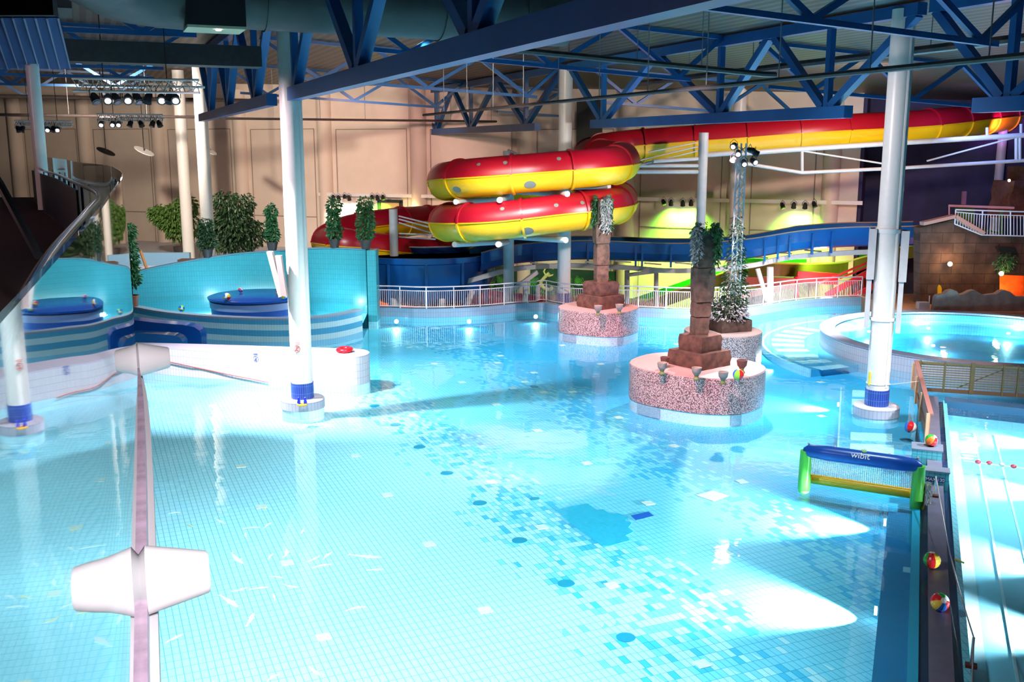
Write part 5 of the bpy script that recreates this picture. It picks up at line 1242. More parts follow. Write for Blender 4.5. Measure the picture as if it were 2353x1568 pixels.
# fence and wooden gate leaf
M['wood'] = mat('gate_wood', (.50, .22, .14), .6, noise=.25, nscale=5); M['fence'] = mat('fence_olive', (.17, .14, .06), .5, noise=.25); M['fence_dk'] = mat('fence_brown', (.12, .065, .035), .6)
fc = gz(2106, 898, .12); fe = gz(2353, 914, .12); fd = (fe-fc); fd.z = 0; flen = fd.length*1.6; fd.normalize()
fe_t = thing('slatted_fence', 'olive slatted fence between the lane pool and the round pool', 'fence', tuple(fc))
q = MB()
for i in range(11):
    z = .22 + i*.078; q.bar(fc + Vector((0, 0, z-.12+.1)), fc + fd*flen + Vector((0, 0, z-.12+.1)), .03, .028)
o = q.build('slats', M['fence'], fe_t)
for z, h_, m_ in ((.06, .12, 'fence_dk'), (.96, .07, 'fence')):
    q = MB(); q.bar(fc + Vector((0, 0, z)), fc + fd*flen + Vector((0, 0, z)), .06, h_); q.build('frame_rail', M[m_], fe_t)
for x, wd in ((2167, .05), (2231, .13), (2302, .05), (2336, .04), (2110, .06)):
    p = gp(x, 890, fc, fd); q = MB(); q.bar(Vector((p.x, p.y-.03, .12)), Vector((p.x, p.y-.03, 1.16)), wd, .06); q.build('post', M['fence'], fe_t)
q = MB(); q.bar(gp(2200, 893, fc, fd)+Vector((0, .05, 0)), gp(2330, 842, fc, fd)+Vector((0, .05, 0)), .03, .03); q.build('diagonal_brace', M['fence'], fe_t)
gt = thing('wooden_gate', 'reddish wooden gate leaf standing along the dividing wall beside the right column', 'gate', tuple(gz(2132, 1022, .13)))
g0 = gz(2131, 1022, .13); g1 = gz(2099, 892, .13); gd_ = (g1-g0); gd_.z = 0; L_ = gd_.length; gd_.normalize(); gn = Vector((gd_.y, -gd_.x, 0)); H0 = .82
q = MB(); q.bar(g0 + Vector((0, 0, H0/2)), g0 + gd_*L_ + Vector((0, 0, H0/2+.05)), .05, H0); q.build('board', M['wood'], gt)
q = MB(); q.bar(g0 + Vector((0, 0, H0+.02)) + gn*.03, g0 + gd_*L_ + Vector((0, 0, H0+.12)) + gn*.03, .13, .05); q.build('cap_rail', mat('gate_cap', (.33, .13, .11), .6), gt)
for f in (0, .36, .68, .98):
    p = g0 + gd_*L_*f; q = MB(); q.bar(p + gn*-.05 + Vector((0, 0, 0)), p + gn*-.05 + Vector((0, 0, H0+.05)), .09, .06); q.build('upright', mat('gate_upright', (.55, .34, .20), .6), gt)
q = MB()
for i in range(40):
    f = i/40; p = g0 + gd_*L_*f - gn*.045; q.box((p.x, p.y, H0*.55+.1), (.05, .03, .03), rzD)
q.build('hook_row', M['wood'], gt)
q = MB(); p = Vector((11.17, 29.6, .95)); q.tube([(11.17+.345*math.cos(a), 29.6+.345*math.sin(a), .98) for a in [i*math.pi/10 for i in range(20)]], .012, 6, closed=True); q.tube([(11.4, 29.35, .98), g0+gd_*L_*.6+Vector((0, 0, .85))], .010, 6)
tag(q.build('tether_rope', M['grey_white']), 'thin rope looped round the right column and tied to the gate', 'rope')
# yellow tag on the column
q = MB(); q.box((10.87, 29.47, 1.15), (.06, .08, .42), .3); tag(q.build('yellow_marker', mat('marker_yellow', (.9, .6, .05), .5)), 'yellow strip on the left flank of the right column foot', 'marker')

# inflatable goal
Lp = gz(1847, 1126, 0); Rp = gz(2105, 1166, 0); gl = thing('inflatable_goal', 'inflatable water-polo goal with green posts and blue crossbar floating in the pool', 'goal', tuple((Lp+Rp)/2))
ux = (Rp-Lp).normalized(); uy = Vector((-ux.y, ux.x, 0)); Hh = .98
M['g_green'] = mat('inflatable_green', (.12, .62, .06), .3); M['g_blue'] = mat('inflatable_blue', (.01, .08, .42), .3); M['g_yellow'] = mat('inflatable_yellow', (.95, .52, .01), .3)
for s_, P_ in ((-1, Lp), (1, Rp)):
    q = MB(); b0_ = P_ + Vector((0, 0, -.10)); q.tube([b0_, b0_+Vector((0, 0, .05)), b0_+Vector((0, 0, .14)), P_+Vector((0, 0, .6)), P_ + ux*s_*.0 + Vector((0, 0, Hh)) + uy*.0], [.05, .12, .145, .14, .13], 18); q.build('post', M['g_green'], gl)
a_ = Lp + Vector((0, 0, Hh)); b_ = Rp + Vector((0, 0, Hh)); q = MB(); q.tube([a_ - ux*.06, a_ + ux*.05] + [a_ + (b_-a_)*f for f in (.2, .5, .8)] + [b_ - ux*.05, b_ + ux*.06], [.06, .15, .175, .175, .175, .15, .06], 20); xb = q.build('crossbar', M['g_blue'], gl)
rb0 = Lp + uy*.55 + Vector((0, 0, .12)); rb1 = Rp + uy*.55 + Vector((0, 0, .12))
q = MB(); q.tube([Lp + Vector((0, 0, .12)), rb0 - ux*.02, rb0 + ux*.08] + [rb0 + (rb1-rb0)*f for f in (.25, .5, .75)] + [rb1 - ux*.08, rb1 + ux*.02, Rp + Vector((0, 0, .12))], .115, 16); q.build('rear_float', M['g_yellow'], gl)
q = MB(); top0, top1 = a_ + uy*.1 - Vector((0, 0, .12)), b_ + uy*.1 - Vector((0, 0, .12)); lo0, lo1 = rb0 + Vector((0, 0, .09)), rb1 + Vector((0, 0, .09)); n = 58
for i in range(n+1):
    f = i/n; q.tube([top0.lerp(top1, f), lo0.lerp(lo1, f)], .0065, 4)
for j in range(15):
    f = j/14; q.tube([top0.lerp(lo0, f), top1.lerp(lo1, f)], .0065, 4)
q.build('net', M['white'], gl)
q = MB()
for i in range(5):
    p = a_ + (b_-a_)*(.02+.24*i) + Vector((0, 0, .17)) + uy*.02; q.sphere(p, .03, 10, 6)
q.build('valve_caps', mat('valve_pinkish', (.8, .6, .62), .5), gl)
fcn = (Vector((0, 0, CH)) - (a_+b_)/2).normalized(); vv = ux.cross(-fcn).normalized(); vv = vv if vv.z > 0 else -vv
nface = (-uy*.75 + Vector((0, 0, .66))).normalized(); yd = (Vector((0, 0, 1)) - nface*nface.z).normalized()
ctr = (a_+b_)/2 + nface*.178
text_mesh('wibit_lettering', 'wibit', .21, ctr - yd*.035, ux, yd, M['white'], gl, .003)
q = MB(); c = ctr + yd*.06 + ux*.06 + nface*.004
for a, L in ((-.9, .07), (-.35, .09), (.1, .10), (.55, .09), (1.1, .07)):
    d = yd*math.cos(a) + ux*math.sin(a); s_ = ux*math.cos(a) - yd*math.sin(a); q.quad(c - s_*.006, c + s_*.006, c + d*L + s_*.011, c + d*L - s_*.011)
q.build('hand_mark', mat('mark_green', (.25, .6, .05), .5), gl)
# ropes and stanchions on the partition
def stanchion(px, py, h, lab):
    p = gz(px, py, .13); t = thing('stanchion', lab, 'post', (p.x, p.y, .13))
    q = MB(); q.box((p.x, p.y, .15), (.17, .12, .05), rzD); q.build('foot_plate', mat('rust_plate', (.12, .03, .02), .6), t)
    q = MB(); q.tube([(p.x, p.y, .15), (p.x, p.y, h)], .022, 10); q.build('tube', mat('steel_tube', (.55, .6, .65), .2, .8), t); return Vector((p.x, p.y, h))
s1 = stanchion(2231, 1533, .62, 'steel rope post on the dividing wall nearest the camera'); s2 = stanchion(2147, 1142, .62, 'steel rope post behind the inflatable goal')
q = MB(); q.tube([s2 + (s1-s2)*f - Vector((0, 0, .25*math.sin(math.pi*f))) for f in [i/12 for i in range(13)]], .013, 6); q.tube([s1 + (pd(-.35, -14, .6)-s1)*f - Vector((0, 0, .15*math.sin(math.pi*f))) for f in [i/8 for i in range(9)]], .013, 6)
tag(q.build('boundary_rope', mat('rope_grey', (.45, .40, .42), .7)), 'grey rope strung between the steel posts on the dividing wall', 'rope')
q = MB(); p = gz(2116, 1150, .1); c = Rp + ux*.2
for i in range(140):
    q.tube([c + Vector((rnd.uniform(-.05, .1), rnd.uniform(-.1, .15), rnd.uniform(.1, .62))) for _ in range(3)], .005, 4)
tag(q.build('bundled_net', M['grey_white']), 'bundle of pale netting hanging by the right goal post', 'net')
q = MB(); p = gz(2197, 1292, .0); q.tube([p + Vector((.03*math.cos(a), .03*math.sin(a), .05)) for a in [i*.6 for i in range(11)]], .01, 6); q.tube([p+Vector((0, 0, .05)), p+Vector((.1, -.12, .03))], .018, 6); tag(q.build('yellow_clip', mat('clip_yellow', (.6, .5, .03), .5)), 'small yellow rope clip in the gutter beside the red and yellow ball', 'clip')

# ------------------------------------------------------------------ cave building at far right
sm = bpy.data.materials.new('cave_blocks'); sm.use_nodes = True; nt = sm.node_tree; bs = nt.nodes['Principled BSDF']
g = nt.nodes.new('ShaderNodeNewGeometry'); spx = nt.nodes.new('ShaderNodeSeparateXYZ'); nt.links.new(g.outputs['Position'], spx.inputs[0]); cb = nt.nodes.new('ShaderNodeCombineXYZ'); nt.links.new(spx.outputs[0], cb.inputs[0]); nt.links.new(spx.outputs[2], cb.inputs[1])
br = nt.nodes.new('ShaderNodeTexBrick'); br.inputs['Scale'].default_value = 1; br.inputs['Brick Width'].default_value = 1.1; br.inputs['Row Height'].default_value = .5; br.inputs['Mortar Size'].default_value = .015
br.inputs['Color1'].default_value = (.085, .05, .038, 1); br.inputs['Color2'].default_value = (.07, .034, .028, 1); br.inputs['Mortar'].default_value = (.03, .016, .012, 1); nt.links.new(cb.outputs[0], br.inputs['Vector'])
nz_ = nt.nodes.new('ShaderNodeTexNoise'); nz_.inputs['Scale'].default_value = 1.7; nz_.inputs['Detail'].default_value = 8; nt.links.new(g.outputs['Position'], nz_.inputs['Vector'])
mu = nt.nodes.new('ShaderNodeMix'); mu.data_type = 'RGBA'; mu.blend_type = 'OVERLAY'; mu.inputs[0].default_value = .95; nt.links.new(br.outputs['Color'], mu.inputs[6]); nt.links.new(nz_.outputs['Fac'], mu.inputs[7]); nt.links.new(mu.outputs[2], bs.inputs['Base Color']); bs.inputs['Roughness'].default_value = .9
bp = nt.nodes.new('ShaderNodeBump'); bp.inputs['Strength'].default_value = .7; bp.inputs['Distance'].default_value = .08; nt.links.new(nz_.outputs['Fac'], bp.inputs['Height']); nt.links.new(bp.outputs['Normal'], bs.inputs['Normal'])
cv = thing('cave_building', 'brown stone cave house with rooftop terrace at the far right', 'cave house', tuple(gy(2230, 718, 48.4)))
q = vplate([(2114, 724), (2114, 524), (2190, 506), (2252, 541), (2297, 543), (2297, 724)], 48.4, .8); q.build('front_wall', sm, cv)
q = vplate([(2297, 632), (2297, 543), (2520, 546), (2520, 640)], 48.3, .8); q.build('lintel_wall', sm, cv)
q = vplate([(2297, 740), (2297, 625), (2520, 635), (2520, 740)], 50.2, .4); q.build('alcove_back', mat('alcove_stone_orange_light', (.55, .16, .05), .9, noise=.5, nscale=2, bump=.6), cv)  # orange lamplight is put into the stone colour
q = vplate([(2293, 567), (2334, 569), (2338, 580), (2300, 580)], 48.0, .35); q.build('dark_awning', M['dark'], cv)
q = MB(); q.bar(gy(2118, 514, 48.2), gy(2192, 497, 48.2), .5, .16); q.bar(gy(2192, 497, 48.2), gy(2258, 536, 48.2), .5, .16); q.build('parapet_cap', mat('parapet_pink', (.40, .24, .22), .7), cv)
lamp('POINT', gy(2318, 665, 49.4), 160, (1, .25, .05), size=.2)
def globe(px, py, Y, lab, pw):
    c = gy(px, py, Y); t = thing('globe_lamp', lab, 'lamp', tuple(c)); q = MB(); q.sphere(c, .11, 16, 10); q.build('globe', M['lamp_warm'], t)
    q = MB(); q.tube([c+Vector((0, .1, 0)), c+Vector((0, .35, 0))], .03, 6); q.build('bracket', M['dark'], t); lamp('POINT', c+Vector((0, -.25, .1)), pw, (1, .6, .25), size=.1)
globe(2183, 607, 48.0, 'glowing globe lamp on the brown cave wall', 60); globe(2301, 629, 47.9, 'dimmer globe lamp beside the orange alcove', 15)
q = vplate([(2145, 718), (2148, 700), (2150, 685), (2154, 679), (2170, 676), (2180, 668), (2190, 666), (2198, 669), (2206, 678), (2216, 676), (2230, 669), (2240, 667), (2250, 673), (2262, 679), (2290, 676), (2300, 669), (2310, 667), (2322, 671), (2335, 682), (2360, 683), (2400, 670), (2430, 668), (2460, 680), (2520, 684), (2520, 722)], 46.2, .35)
tag(q.build('wavy_rock_wall', mat('rock_grey', (.22, .17, .17), .85, noise=.4, nscale=2.5, bump=.6)), 'low grey-pink rock wall with wavy top behind the round pool', 'wall')
q = MB(); q.prism([(18.2, 46.15), (40, 45.2), (40, 52), (18.2, 52)], -.3, .50); tag(q.build('cave_terrace', mat('terrace_tan', (.45, .22, .12), .6, noise=.3)), 'orange tan terrace strip behind the round pool', 'terrace')
rb = thing('rescue_board', 'yellow rescue board hanging on the cave wall', 'rescue board', tuple(gy(2159, 677, 48.0)))
P = [gy(2159+dx, y, 48.1) for dx, y in ((-4.5, 677), (4.0, 677), (4.5, 664), (3, 657), (0, 655), (-3, 657), (-4, 664))]; q = vplate([(2154.5, 690), (2163, 690), (2164, 664), (2162, 657), (2159, 655), (2156.5, 658), (2155, 664)], 48.1, .08); q.build('board', mat('rescue_yellow', (.85, .55, .01), .5), rb)
q = MB(); q.tube([gy(2160, 640, 48.2), gy(2160, 656, 48.15)], .02, 5); q.build('strap', M['dark'], rb)
q = MB(); q.tube([gy(2136, 680, 47.2), gy(2134, 716, 47.2)], .03, 8); tag(q.build('handrail_post', M['grey_white']), 'thin white handrail post at the left end of the wavy rock wall', 'post')
q = MB(); c = gy(2120, 705, 47); q.box((c.x, c.y, c.z), (.5, .4, .45)); tag(q.build('grey_box', mat('grey_plastic', (.3, .33, .42), .5)), 'grey box at the foot of the cave wall behind the right column', 'box')
q = MB(); blob_leaves(q, [((c2.x, c2.y, c2.z), .45, .3, .4) for c2 in (gy(2315, 597, 48.0), gy(2306, 608, 48.0))], 300, .14, .6, shell=.2); tag(q.build('hanging_shrub', M['leaf']), 'green shrub hanging above the orange alcove', 'shrub')
# terrace railing
tr_ = thing('terrace_railing', 'pale bluish railing along the cave house roof', 'railing', tuple(gy(2194, 516, 48.1)))
M['rail_blue'] = mat('rail_pale_blue', (.55, .62, .80), .35)
bot = [gy(2194, 515, 48.1), gy(2255, 540, 48.1), gy(2322, 542, 48.1), gy(2520, 546, 48.1)]; top = [gy(2196, 482, 48.1), gy(2258, 484, 48.1), gy(2322, 486, 48.1), gy(2520, 490, 48.1)]
for seq, r, nm in ((bot, .03, 'bottom_rail'), (top, .035, 'top_rail'), ([t0_.lerp(b0_, .16) for t0_, b0_ in zip(top, bot)], .025, 'mid_rail')): q = MB(); q.tube(seq, r, 8); q.build(nm, M['rail_blue'], tr_)
for t0_, b0_ in zip(top[:3], bot[:3]): q = MB(); q.tube([t0_, b0_], .035, 8); q.build('post', M['rail_blue'], tr_)
for j in range(3):
    for i in range(1, 10 if j < 2 else 26):
        f = i/(10 if j < 2 else 26); q = MB(); q.tube([bot[j].lerp(bot[j+1], f), top[j].lerp(top[j+1], f).lerp(bot[j].lerp(bot[j+1], f), .16)], .018, 5); q.build('baluster', M['rail_blue'], tr_)
q = MB(); q.tube([gy(2180, 473, 50), gy(2330, 478, 50)], .06, 8); q.tube([gy(2181, 473, 50), gy(2181, 506, 50)], .035, 6); tag(q.build('rear_handrail', mat('rail_pink', (.7, .42, .52), .4)), 'pinkish rear handrail behind the pale terrace railing', 'handrail')
q = vplate([(2196, 477), (2240, 477), (2240, 520), (2300, 535), (2300, 482), (2305, 482), (2305, 540), (2196, 515)], 50.3, .1); tag(q.build('green_banner', mat('green_banner', (.03, .16, .03), .6)), 'dark green panel behind the terrace railing', 'panel')
q = MB(); rough_box(q, (gy(2330, 475, 52).x, 52, 4.5), 1.6, 1.5, 1.9, .2, jit=.12, seed=77); rough_box(q, (gy(2375, 475, 52).x, 52.5, 4.5), 1.8, 1.5, 2.6, .1, jit=.12, seed=78); tag(q.build('rock_tower', mat('dark_rock', (.13, .05, .03), .9, noise=.4, bump=.6)), 'dark brown rock tower on the roof at the right edge', 'rock')
c = gy(2319, 415, 51); q = MB(); q.sphere(c, .07, 10, 6); tag(q.build('tower_lamp', M['lamp_warm']), 'tiny lamp on the dark rock tower', 'lamp')
q = MB(); q.bar(gy(2216, 440, 53), gy(2214, 470, 53), .18, .18); tag(q.build('violet_post', mat('violet_post', (.25, .12, .22), .6)), 'short violet post above the terrace', 'post')
lamp('POINT', gy(2280, 440, 46), 120, (1, .45, .5), size=.4); lamp('SPOT', (18, 40, 9), 1100, (1, .60, .45), gy(2230, 620, 48.4), 50, .8, .2)
lamp('SPOT', gy(2300, 300, 55), 500, (.75, .2, 1), gy(2270, 150, 64), 90, .9, .2)
lamp('SPOT', (22, 48, 10), 900, (.3, .4, 1), (28, 62, 5), 110, .9, .3)

# ================================================================== POOL FLOOR INLAYS
inl = [(518, 994), (553, 1072), (816, 1048), (889, 1138), (660, 1294), (744, 1465), (986, 1251), (1114, 1403), (490, 933), (467, 889), (1062, 879), (1140, 930), (1235, 990), (1348, 1065), (1250, 902), (1206, 878), (1179, 893), (1316, 901), (1227, 857), (1144, 834), (997, 836), (940, 799), (885, 897), (949, 956), (1022, 1024), (1129, 1108), (1244, 1212), (1406, 1346), (1614, 1527), (1548, 1025), (1704, 1107), (1888, 957), (1421, 960), (1489, 1157), (1666, 1271), (1886, 879), (1150, 818), (1085, 785), (1222, 768), (1380, 837), (1292, 794), (754, 978), (1520, 818), (1471, 872), (600, 1165), (1555, 792)]
m_in = mat('inlet_cream', (.80, .80, .72), .6, noise=.12, nscale=20)
for i, (x, y) in enumerate(inl):
    p = gz(x, y, FZ); q = MB(); q.box((p.x, p.y, FZ+.006), (.25, .25, .012), GA); o = q.build('inlet_plate', m_in)
    tag(o, 'cream square inlet plate set in the tiled pool floor', 'floor plate', 'square inlet plates in the pool floor')
m_dr = mat('drain_teal', (.015, .30, .45), .5)
for i, (x, y) in enumerate([(1438, 1466), (1301, 1342), (1194, 1243), (1103, 1157), (1027, 1088), (964, 1028), (909, 977), (860, 933)]):
    p = gz(x, y, FZ); q = MB(); q.lathe([(.17, FZ), (.17, FZ+.012)], (p.x, p.y, 0), 24)
    tag(q.build('floor_drain', m_dr), ['nearest', 'second nearest', 'third nearest', 'fourth nearest', 'fifth nearest', 'sixth nearest', 'seventh nearest', 'farthest'][i] + ' round teal drain cover in the diagonal row', 'drain cover', 'round drain covers in the diagonal row')
for (x, y, r, lab) in ((1229, 1147, .12, 'small scalloped teal drain cover right of the diagonal row'), (1228, 889, .15, 'lone dark drain cover in the far pool floor')):
    p = gz(x, y, FZ); q = MB(); q.lathe([(r, FZ), (r, FZ+.012)], (p.x, p.y, 0), 16); tag(q.build('floor_drain', m_dr), lab, 'drain cover')
def floor_poly_obj(pxs, name, m, lab, cat, dz=.008):
    q = MB(); P = [gz(x, y, FZ) for x, y in pxs]; q.prism([(p.x, p.y) for p in P], FZ, FZ+dz); return tag(q.build(name, m), lab, cat)
m_tq = bpy.data.materials.new('turquoise_mosaic'); m_tq.use_nodes = True
floor_poly_obj([(1385, 1256), (1400, 1256), (1448, 1243), (1438, 1232), (1456, 1223), (1444, 1213), (1452, 1203), (1438, 1197), (1446, 1190), (1420, 1180), (1404, 1182), (1385, 1171), (1372, 1173), (1350, 1158), (1275, 1172), (1300, 1195), (1340, 1225)], 'floor_mosaic', mat('mosaic_turquoise', (.03, .50, .72), .4, noise=.15, nscale=12), 'stepped turquoise mosaic patch in the pool floor', 'mosaic')
floor_poly_obj([(1462, 1197), (1503, 1187), (1490, 1177), (1450, 1186)], 'floor_mosaic', mat('mosaic_blue', (.01, .12, .55), .4), 'small royal blue mosaic rectangle beside the turquoise patch', 'mosaic', .012)
floor_poly_obj([(1640, 1153), (1675, 1140), (1638, 1128), (1600, 1139)], 'floor_mosaic', m_in, 'pale mosaic square right of the goal net front', 'mosaic')
bpy.data.materials.remove(m_tq)
fish = [(400, 1180, 10, 14, 0), (436, 1210, -25, 20, 1), (505, 1198, -35, 30, 0), (578, 1214, 5, 40, 0), (615, 1208, 45, 24, 0), (566, 1232, 100, 18, 0), (545, 1283, -50, 44, 0), (623, 1280, 60, 20, 0), (655, 1272, 75, 26, 0), (600, 1167, -30, 26, 1), (634, 1328, -8, 34, 0), (595, 1353, 8, 44, 1), (550, 1355, 18, 38, 0), (668, 1346, -15, 38, 1), (630, 1373, 100, 20, 0), (525, 1382, -40, 74, 0), (575, 1425, 65, 44, 0), (400, 1468, 32, 52, 0), (818, 1400, 14, 50, 0), (838, 1278, -6, 84, 0), (862, 1310, 4, 40, 0), (740, 1302, 14, 46, 0), (754, 1278, 45, 30, 0), (720, 1285, 30, 34, 1), (694, 1222, 60, 18, 0), (722, 1543, -45, 38, 1), (628, 1560, 40, 38, 0), (1003, 1188, 20, 0, 0)]
m_fw = mat('fish_white', (.92, .92, .90), .5); m_fy = mat('fish_cream', (.90, .72, .42), .5)
for i, (x, y, ang, L, yl) in enumerate(fish):
    if L == 0: continue
    a = R(ang); c0_ = gz(x, y, FZ); hd = gz(x + math.cos(a)*L/2, y - math.sin(a)*L/2*.8, FZ); tl = gz(x - math.cos(a)*L/2, y + math.sin(a)*L/2*.8, FZ)
    ax = (hd-tl); ln = min(max(ax.length, .28), .75); ax.normalize(); sd_ = Vector((-ax.y, ax.x, 0)); wv = .05*rnd.uniform(-1, 1)
    prof = [(.5, .0), (.42, .05), (.28, .085), (.18, .10), (.14, .17), (.08, .10), (-.1, .075), (-.28, .04), (-.40, .025), (-.5, .085), (-.46, 0), (-.5, -.085), (-.40, -.025), (-.28, -.04), (-.1, -.075), (.08, -.10), (.12, -.15), (.18, -.10), (.28, -.085), (.42, -.05)]
    P = [c0_ + ax*(u_*ln) + sd_*(v_*ln*.75 + wv*math.sin((u_+.5)*3.1)) for u_, v_ in prof]
    P.reverse(); q = MB(); q.prism([(p.x, p.y) for p in P], FZ, FZ+.008)
    tag(q.build('fish_figure', m_fy if yl else m_fw), ('cream' if yl else 'white') + ' slender fish figure in the shoal on the pool floor at lower left', 'fish figure', 'cream fish figures on the pool floor' if yl else 'white fish figures on the pool floor')

# ================================================================== BALCONY AND GLASS
gp_pts = [(-.33, .35), (-.46, .75), (-.88, 1.95), (-1.50, 3.7), (-3.08, 8.0), (-3.98, 10.2), (-5.0, 12.5), (-6.9, 16.0), (-8.65, 19.6), (-10.55, 23.2), (-12.45, 27.0), (-13.8, 30)]
gpath = spline([Vector((x, y, 0)) for x, y in gp_pts], 8); GPth = [(p.x, p.y) for p in gpath]
gb_ = thing('glass_balustrade', 'curving clear glass balustrade at lower left, held by round white clamps', 'balustrade', (-1.5, 3.7, 5.8))
q = MB(); q.ribbon(GPth, .012, 5.95, 7.80); q.build('glass_pane', M['glass'], gb_)
q = MB(); q.ribbon([(p[0]+.03, p[1]) for p in GPth], .10, 5.80, 5.97); q.build('base_channel', mat('channel_lilac', (.85, .62, .80), .35, noise=.45, nscale=7), gb_)
q = MB(); q.ribbon([(p[0]+.07, p[1]) for p in GPth], .16, 5.66, 5.80); q.build('edge_trim', M['white'], gb_)
def gat(Y):
    for i in range(1, len(gpath)):
        if gpath[i].y >= Y: f = (Y-gpath[i-1].y)/(gpath[i].y-gpath[i-1].y); return gpath[i-1].lerp(gpath[i], f), (gpath[i]-gpath[i-1]).normalized()
for Y in (9.3, 4.35):
    p, d = gat(Y); nn = Vector((d.y, -d.x, 0)); c = p + Vector((0, 0, 6.02)); q = MB(); q.tube([c - nn*.12, c - nn*.10, c, c + nn*.03, c + nn*.30, c + nn*.31], [.09, .10, .12, .16, .10, .09], 32); q.build('round_clamp', M['white'], gb_)
q = MB(); left = [(-16, 30), (-40, 30), (-40, -3), (-1.2, -3), (-.42, .3)]
q.prism([(p[0]-.14, p[1]) for p in reversed(GPth)][::-1] + left[:4], 5.85, 6.58); o = struct('balcony_floor', q, mat('dark_red_carpet', (.055, .018, .016), .9, noise=.3, nscale=6))
hr2 = thing('balcony_handrail', 'polished curved steel handrail inside the glass balustrade', 'handrail', (-4.9, 11.9, 6.6))
hp = spline([Vector((x, y, 7.5)) for x, y in ((-.9, 1.5), (-2.15, 4.6), (-3.4, 8.0), (-4.7, 11.4), (-6.6, 15.2), (-8.7, 19.4), (-10.75, 23.2), (-12.75, 27))], 6)
q = MB(); q.tube(hp, .028, 12); q.build('rail_tube', mat('chrome', (.75, .75, .82), .12, 1.0), hr2)
q = MB(); dk_ = [p - Vector((.06, 0, 0)) for p in hp if p.y > 13.5]; q.ribbon([(p.x, p.y) for p in dk_], .03, 6.6, 7.44); q.build('dark_reflection_panel', mat('reflection_navy', (.010, .012, .03), .4), hr2)  # dark sheet added in place of the glass's dark reflection
for p in dk_[::2]: q = MB(); q.tube([(p.x+.05, p.y, 6.6), (p.x+.05, p.y, 7.5)], .018, 6); q.build('baluster', mat('baluster_dark', (.05, .06, .10), .3), hr2)
q = MB(); q.tube([gy(-40, 365, 8.5), gy(0, 424, 8.0), gy(88, 587, 7.3)], .035, 8); tag(q.build('slanted_pole', M['dark']), 'dark slanted pole crossing the balcony at the left edge', 'pole')
q = MB(); q.tube([(-15, 27.5, 7.55), (-36, 26.0, 7.55)], .03, 8); q.tube([(-15, 27.5, 6.6), (-15, 27.5, 7.55)], .03, 8); tag(q.build('balcony_end_rail', M['dark']), 'thin dark rail across the far end of the balcony', 'handrail')

# ================================================================== STAGE LIGHTS
def lattice(p, q_, h, lab, nseg):
    t = thing('lighting_truss', lab, 'lighting truss', tuple((Vector(p)+Vector(q_))/2)); p = Vector(p); q_ = Vector(q_)
    d = (q_-p).normalized(); s_ = Vector((-d.y, d.x, 0))*h; cs = [Vector((0, 0, 0)), Vector((0, 0, -h)), s_ + Vector((0, 0, -h/2))]
    for c in cs: b = MB(); b.tube([p+c, q_+c], .034, 8); b.build('chord_tube', M['white'], t)
    for k_ in range(3):
        b = MB(); c0, c1 = cs[k_], cs[(k_+1) % 3]
        for i in range(nseg):
            f0, f1 = i/nseg, (i+1)/nseg; u_, v_ = (c0, c1) if i % 2 == 0 else (c1, c0); b.tube([p+(q_-p)*f0+u_, p+(q_-p)*f1+v_], .014, 5)
        b.build('lacing', M['grey_white'], t)
    for f in (.25, .75): b = MB(); c = p+(q_-p)*f; b.tube([c, (c.x, c.y, roof(U_of(c)))], .015, 5); b.build('hanger', M['dark'], t)
    return t
ordw = ['first', 'second', 'third', 'fourth', 'fifth', 'sixth', 'seventh', 'eighth', 'ninth', 'tenth']
def row(Y, y, items, s, where, aim, hang):
    for i, (x, on) in enumerate(items):
        c = gy(x, y, Y); spot_fixture(c, aim if on else (aim[0]*.5+.3*(-1)**i, aim[1]*.4, -.8), on, label=f'{ordw[i]} spotlight from the left {where}, ' + ('lit' if on else 'unlit'), group='spotlights '+where, s=s, hang=hang)
lattice(gy(165, 180, 30), gy(457, 184, 29.5), .36, 'large aluminium lattice truss with stage lights at upper left', 18)
row(30, 226, [(218, 0), (248, 1), (266, 0), (294, 1), (316, 0), (340, 0), (371, 1), (388, 0), (403, 1)], 1.0, 'under the large lattice truss', (.35, -1, -.7), .45)
lattice(gy(222, 262, 50), gy(374, 264, 50), .30, 'small lattice truss with stage lights left of the pinkish column', 22)
row(50, 284, [(233, 1), (259, 1), (273, 1), (300, 0), (324, 0), (351, 0), (366, 0)], 1.05, 'under the small lattice truss', (.2, -1, -.7), .4)
lattice(gy(33, 277, 50), gy(164, 279, 50), .24, 'farthest left small lattice truss beside the balcony column', 20)
row(50, 296, [(42, 0), (52, 0), (87, 1), (99, 0), (110, 1), (122, 0), (133, 1)], 1.0, 'under the farthest left lattice truss', (.2, -1, -.7), .4)
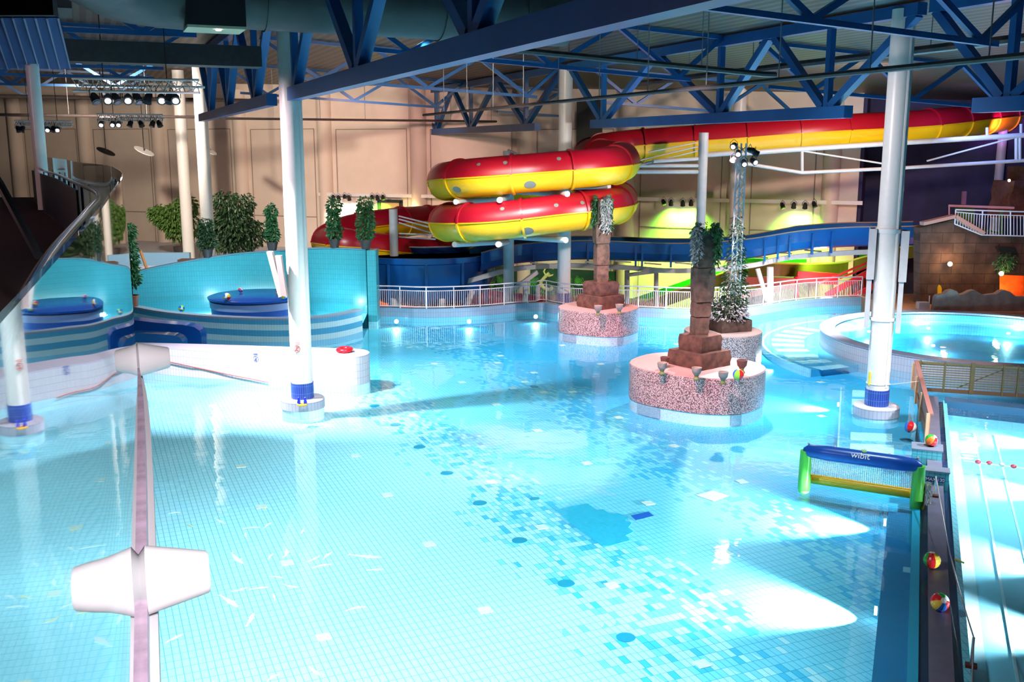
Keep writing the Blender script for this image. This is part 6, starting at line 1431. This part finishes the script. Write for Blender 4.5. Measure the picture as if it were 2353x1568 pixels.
for (x, y, Y, pw) in ((248, 232, 29.6, 500), (294, 232, 29.6, 700), (371, 232, 29.6, 900), (403, 232, 29.6, 900)):
    lamp('SPOT', gy(x, y+4, Y) + Vector((.15, -.5, -.2)), pw*7, (1, .9, .97), (-6.6 if x > 350 else -10, 32, 2.5), 60, .7, .1)
wallrow = [(766, 454, 1, 'w'), (778, 455, 1, 'w'), (792, 453, 0, ''), (802, 455, 1, 'w'), (855, 454, 0, ''), (867, 454, 1, 'g'), (880, 454, 0, '')]
def wrow(items, where):
    for i, (x, y, on, c_) in enumerate(items):
        p = gp(x, y, wp(0, 0, .9), W); spot_fixture(p, (.1, .5, -1) if on else (.2, -.4, -.8), on, label=f'{ordw[i]} wall spotlight from the left in the row {where}, ' + ('lit' if on else 'unlit'), group='wall spotlights '+where, s=1.1, hang=.3)
        if on:
            c = {'w': (1, .72, .62), 'g': (.25, 1, .05), 'p': (1, .5, .5)}[c_]; lamp('SPOT', p + Vector((0, .1, -.35)), 1000 if c_ == 'g' else 600, c, p - WN*.9 + Vector((.0, 0, -2.6)), 120, 1.0, .25)
wrow(wallrow, 'above the left red slide bend')
wrow([(1525, 465, 0, ''), (1542, 466, 1, 'g'), (1569, 467, 1, 'g'), (1588, 466, 1, 'g')], 'left of the light mast')
wrow([(1798, 473, 0, ''), (1824, 472, 1, 'g'), (1850, 473, 1, 'g'), (1871, 470, 0, '')], 'right of the light mast')
for x in (1480, 1560, 1650, 1800, 1880): 
    p = gp(x, 560, wp(0, 0, 3.2), W); lamp('SPOT', (p.x, p.y, 1.8), 420, (.75, 1, .22), p - WN*3.4 + Vector((0, 0, -3.2)), 120, .9, .3)
p = gp(1230, 600, wp(0, 0, 4), W); lamp('SPOT', (p.x, p.y, 2.2), 300, (.9, 1, .6), p - WN*4 + Vector((0, 0, -3)), 110, .9, .3)
lamp('POINT', gy(1900, 660, 54.2), 250, (1, .35, .35), size=.3); lamp('POINT', gy(1640, 690, 54), 160, (1, .5, .4), size=.3); lamp('POINT', gy(900, 690, 54), 120, (1, .5, .3), size=.3)
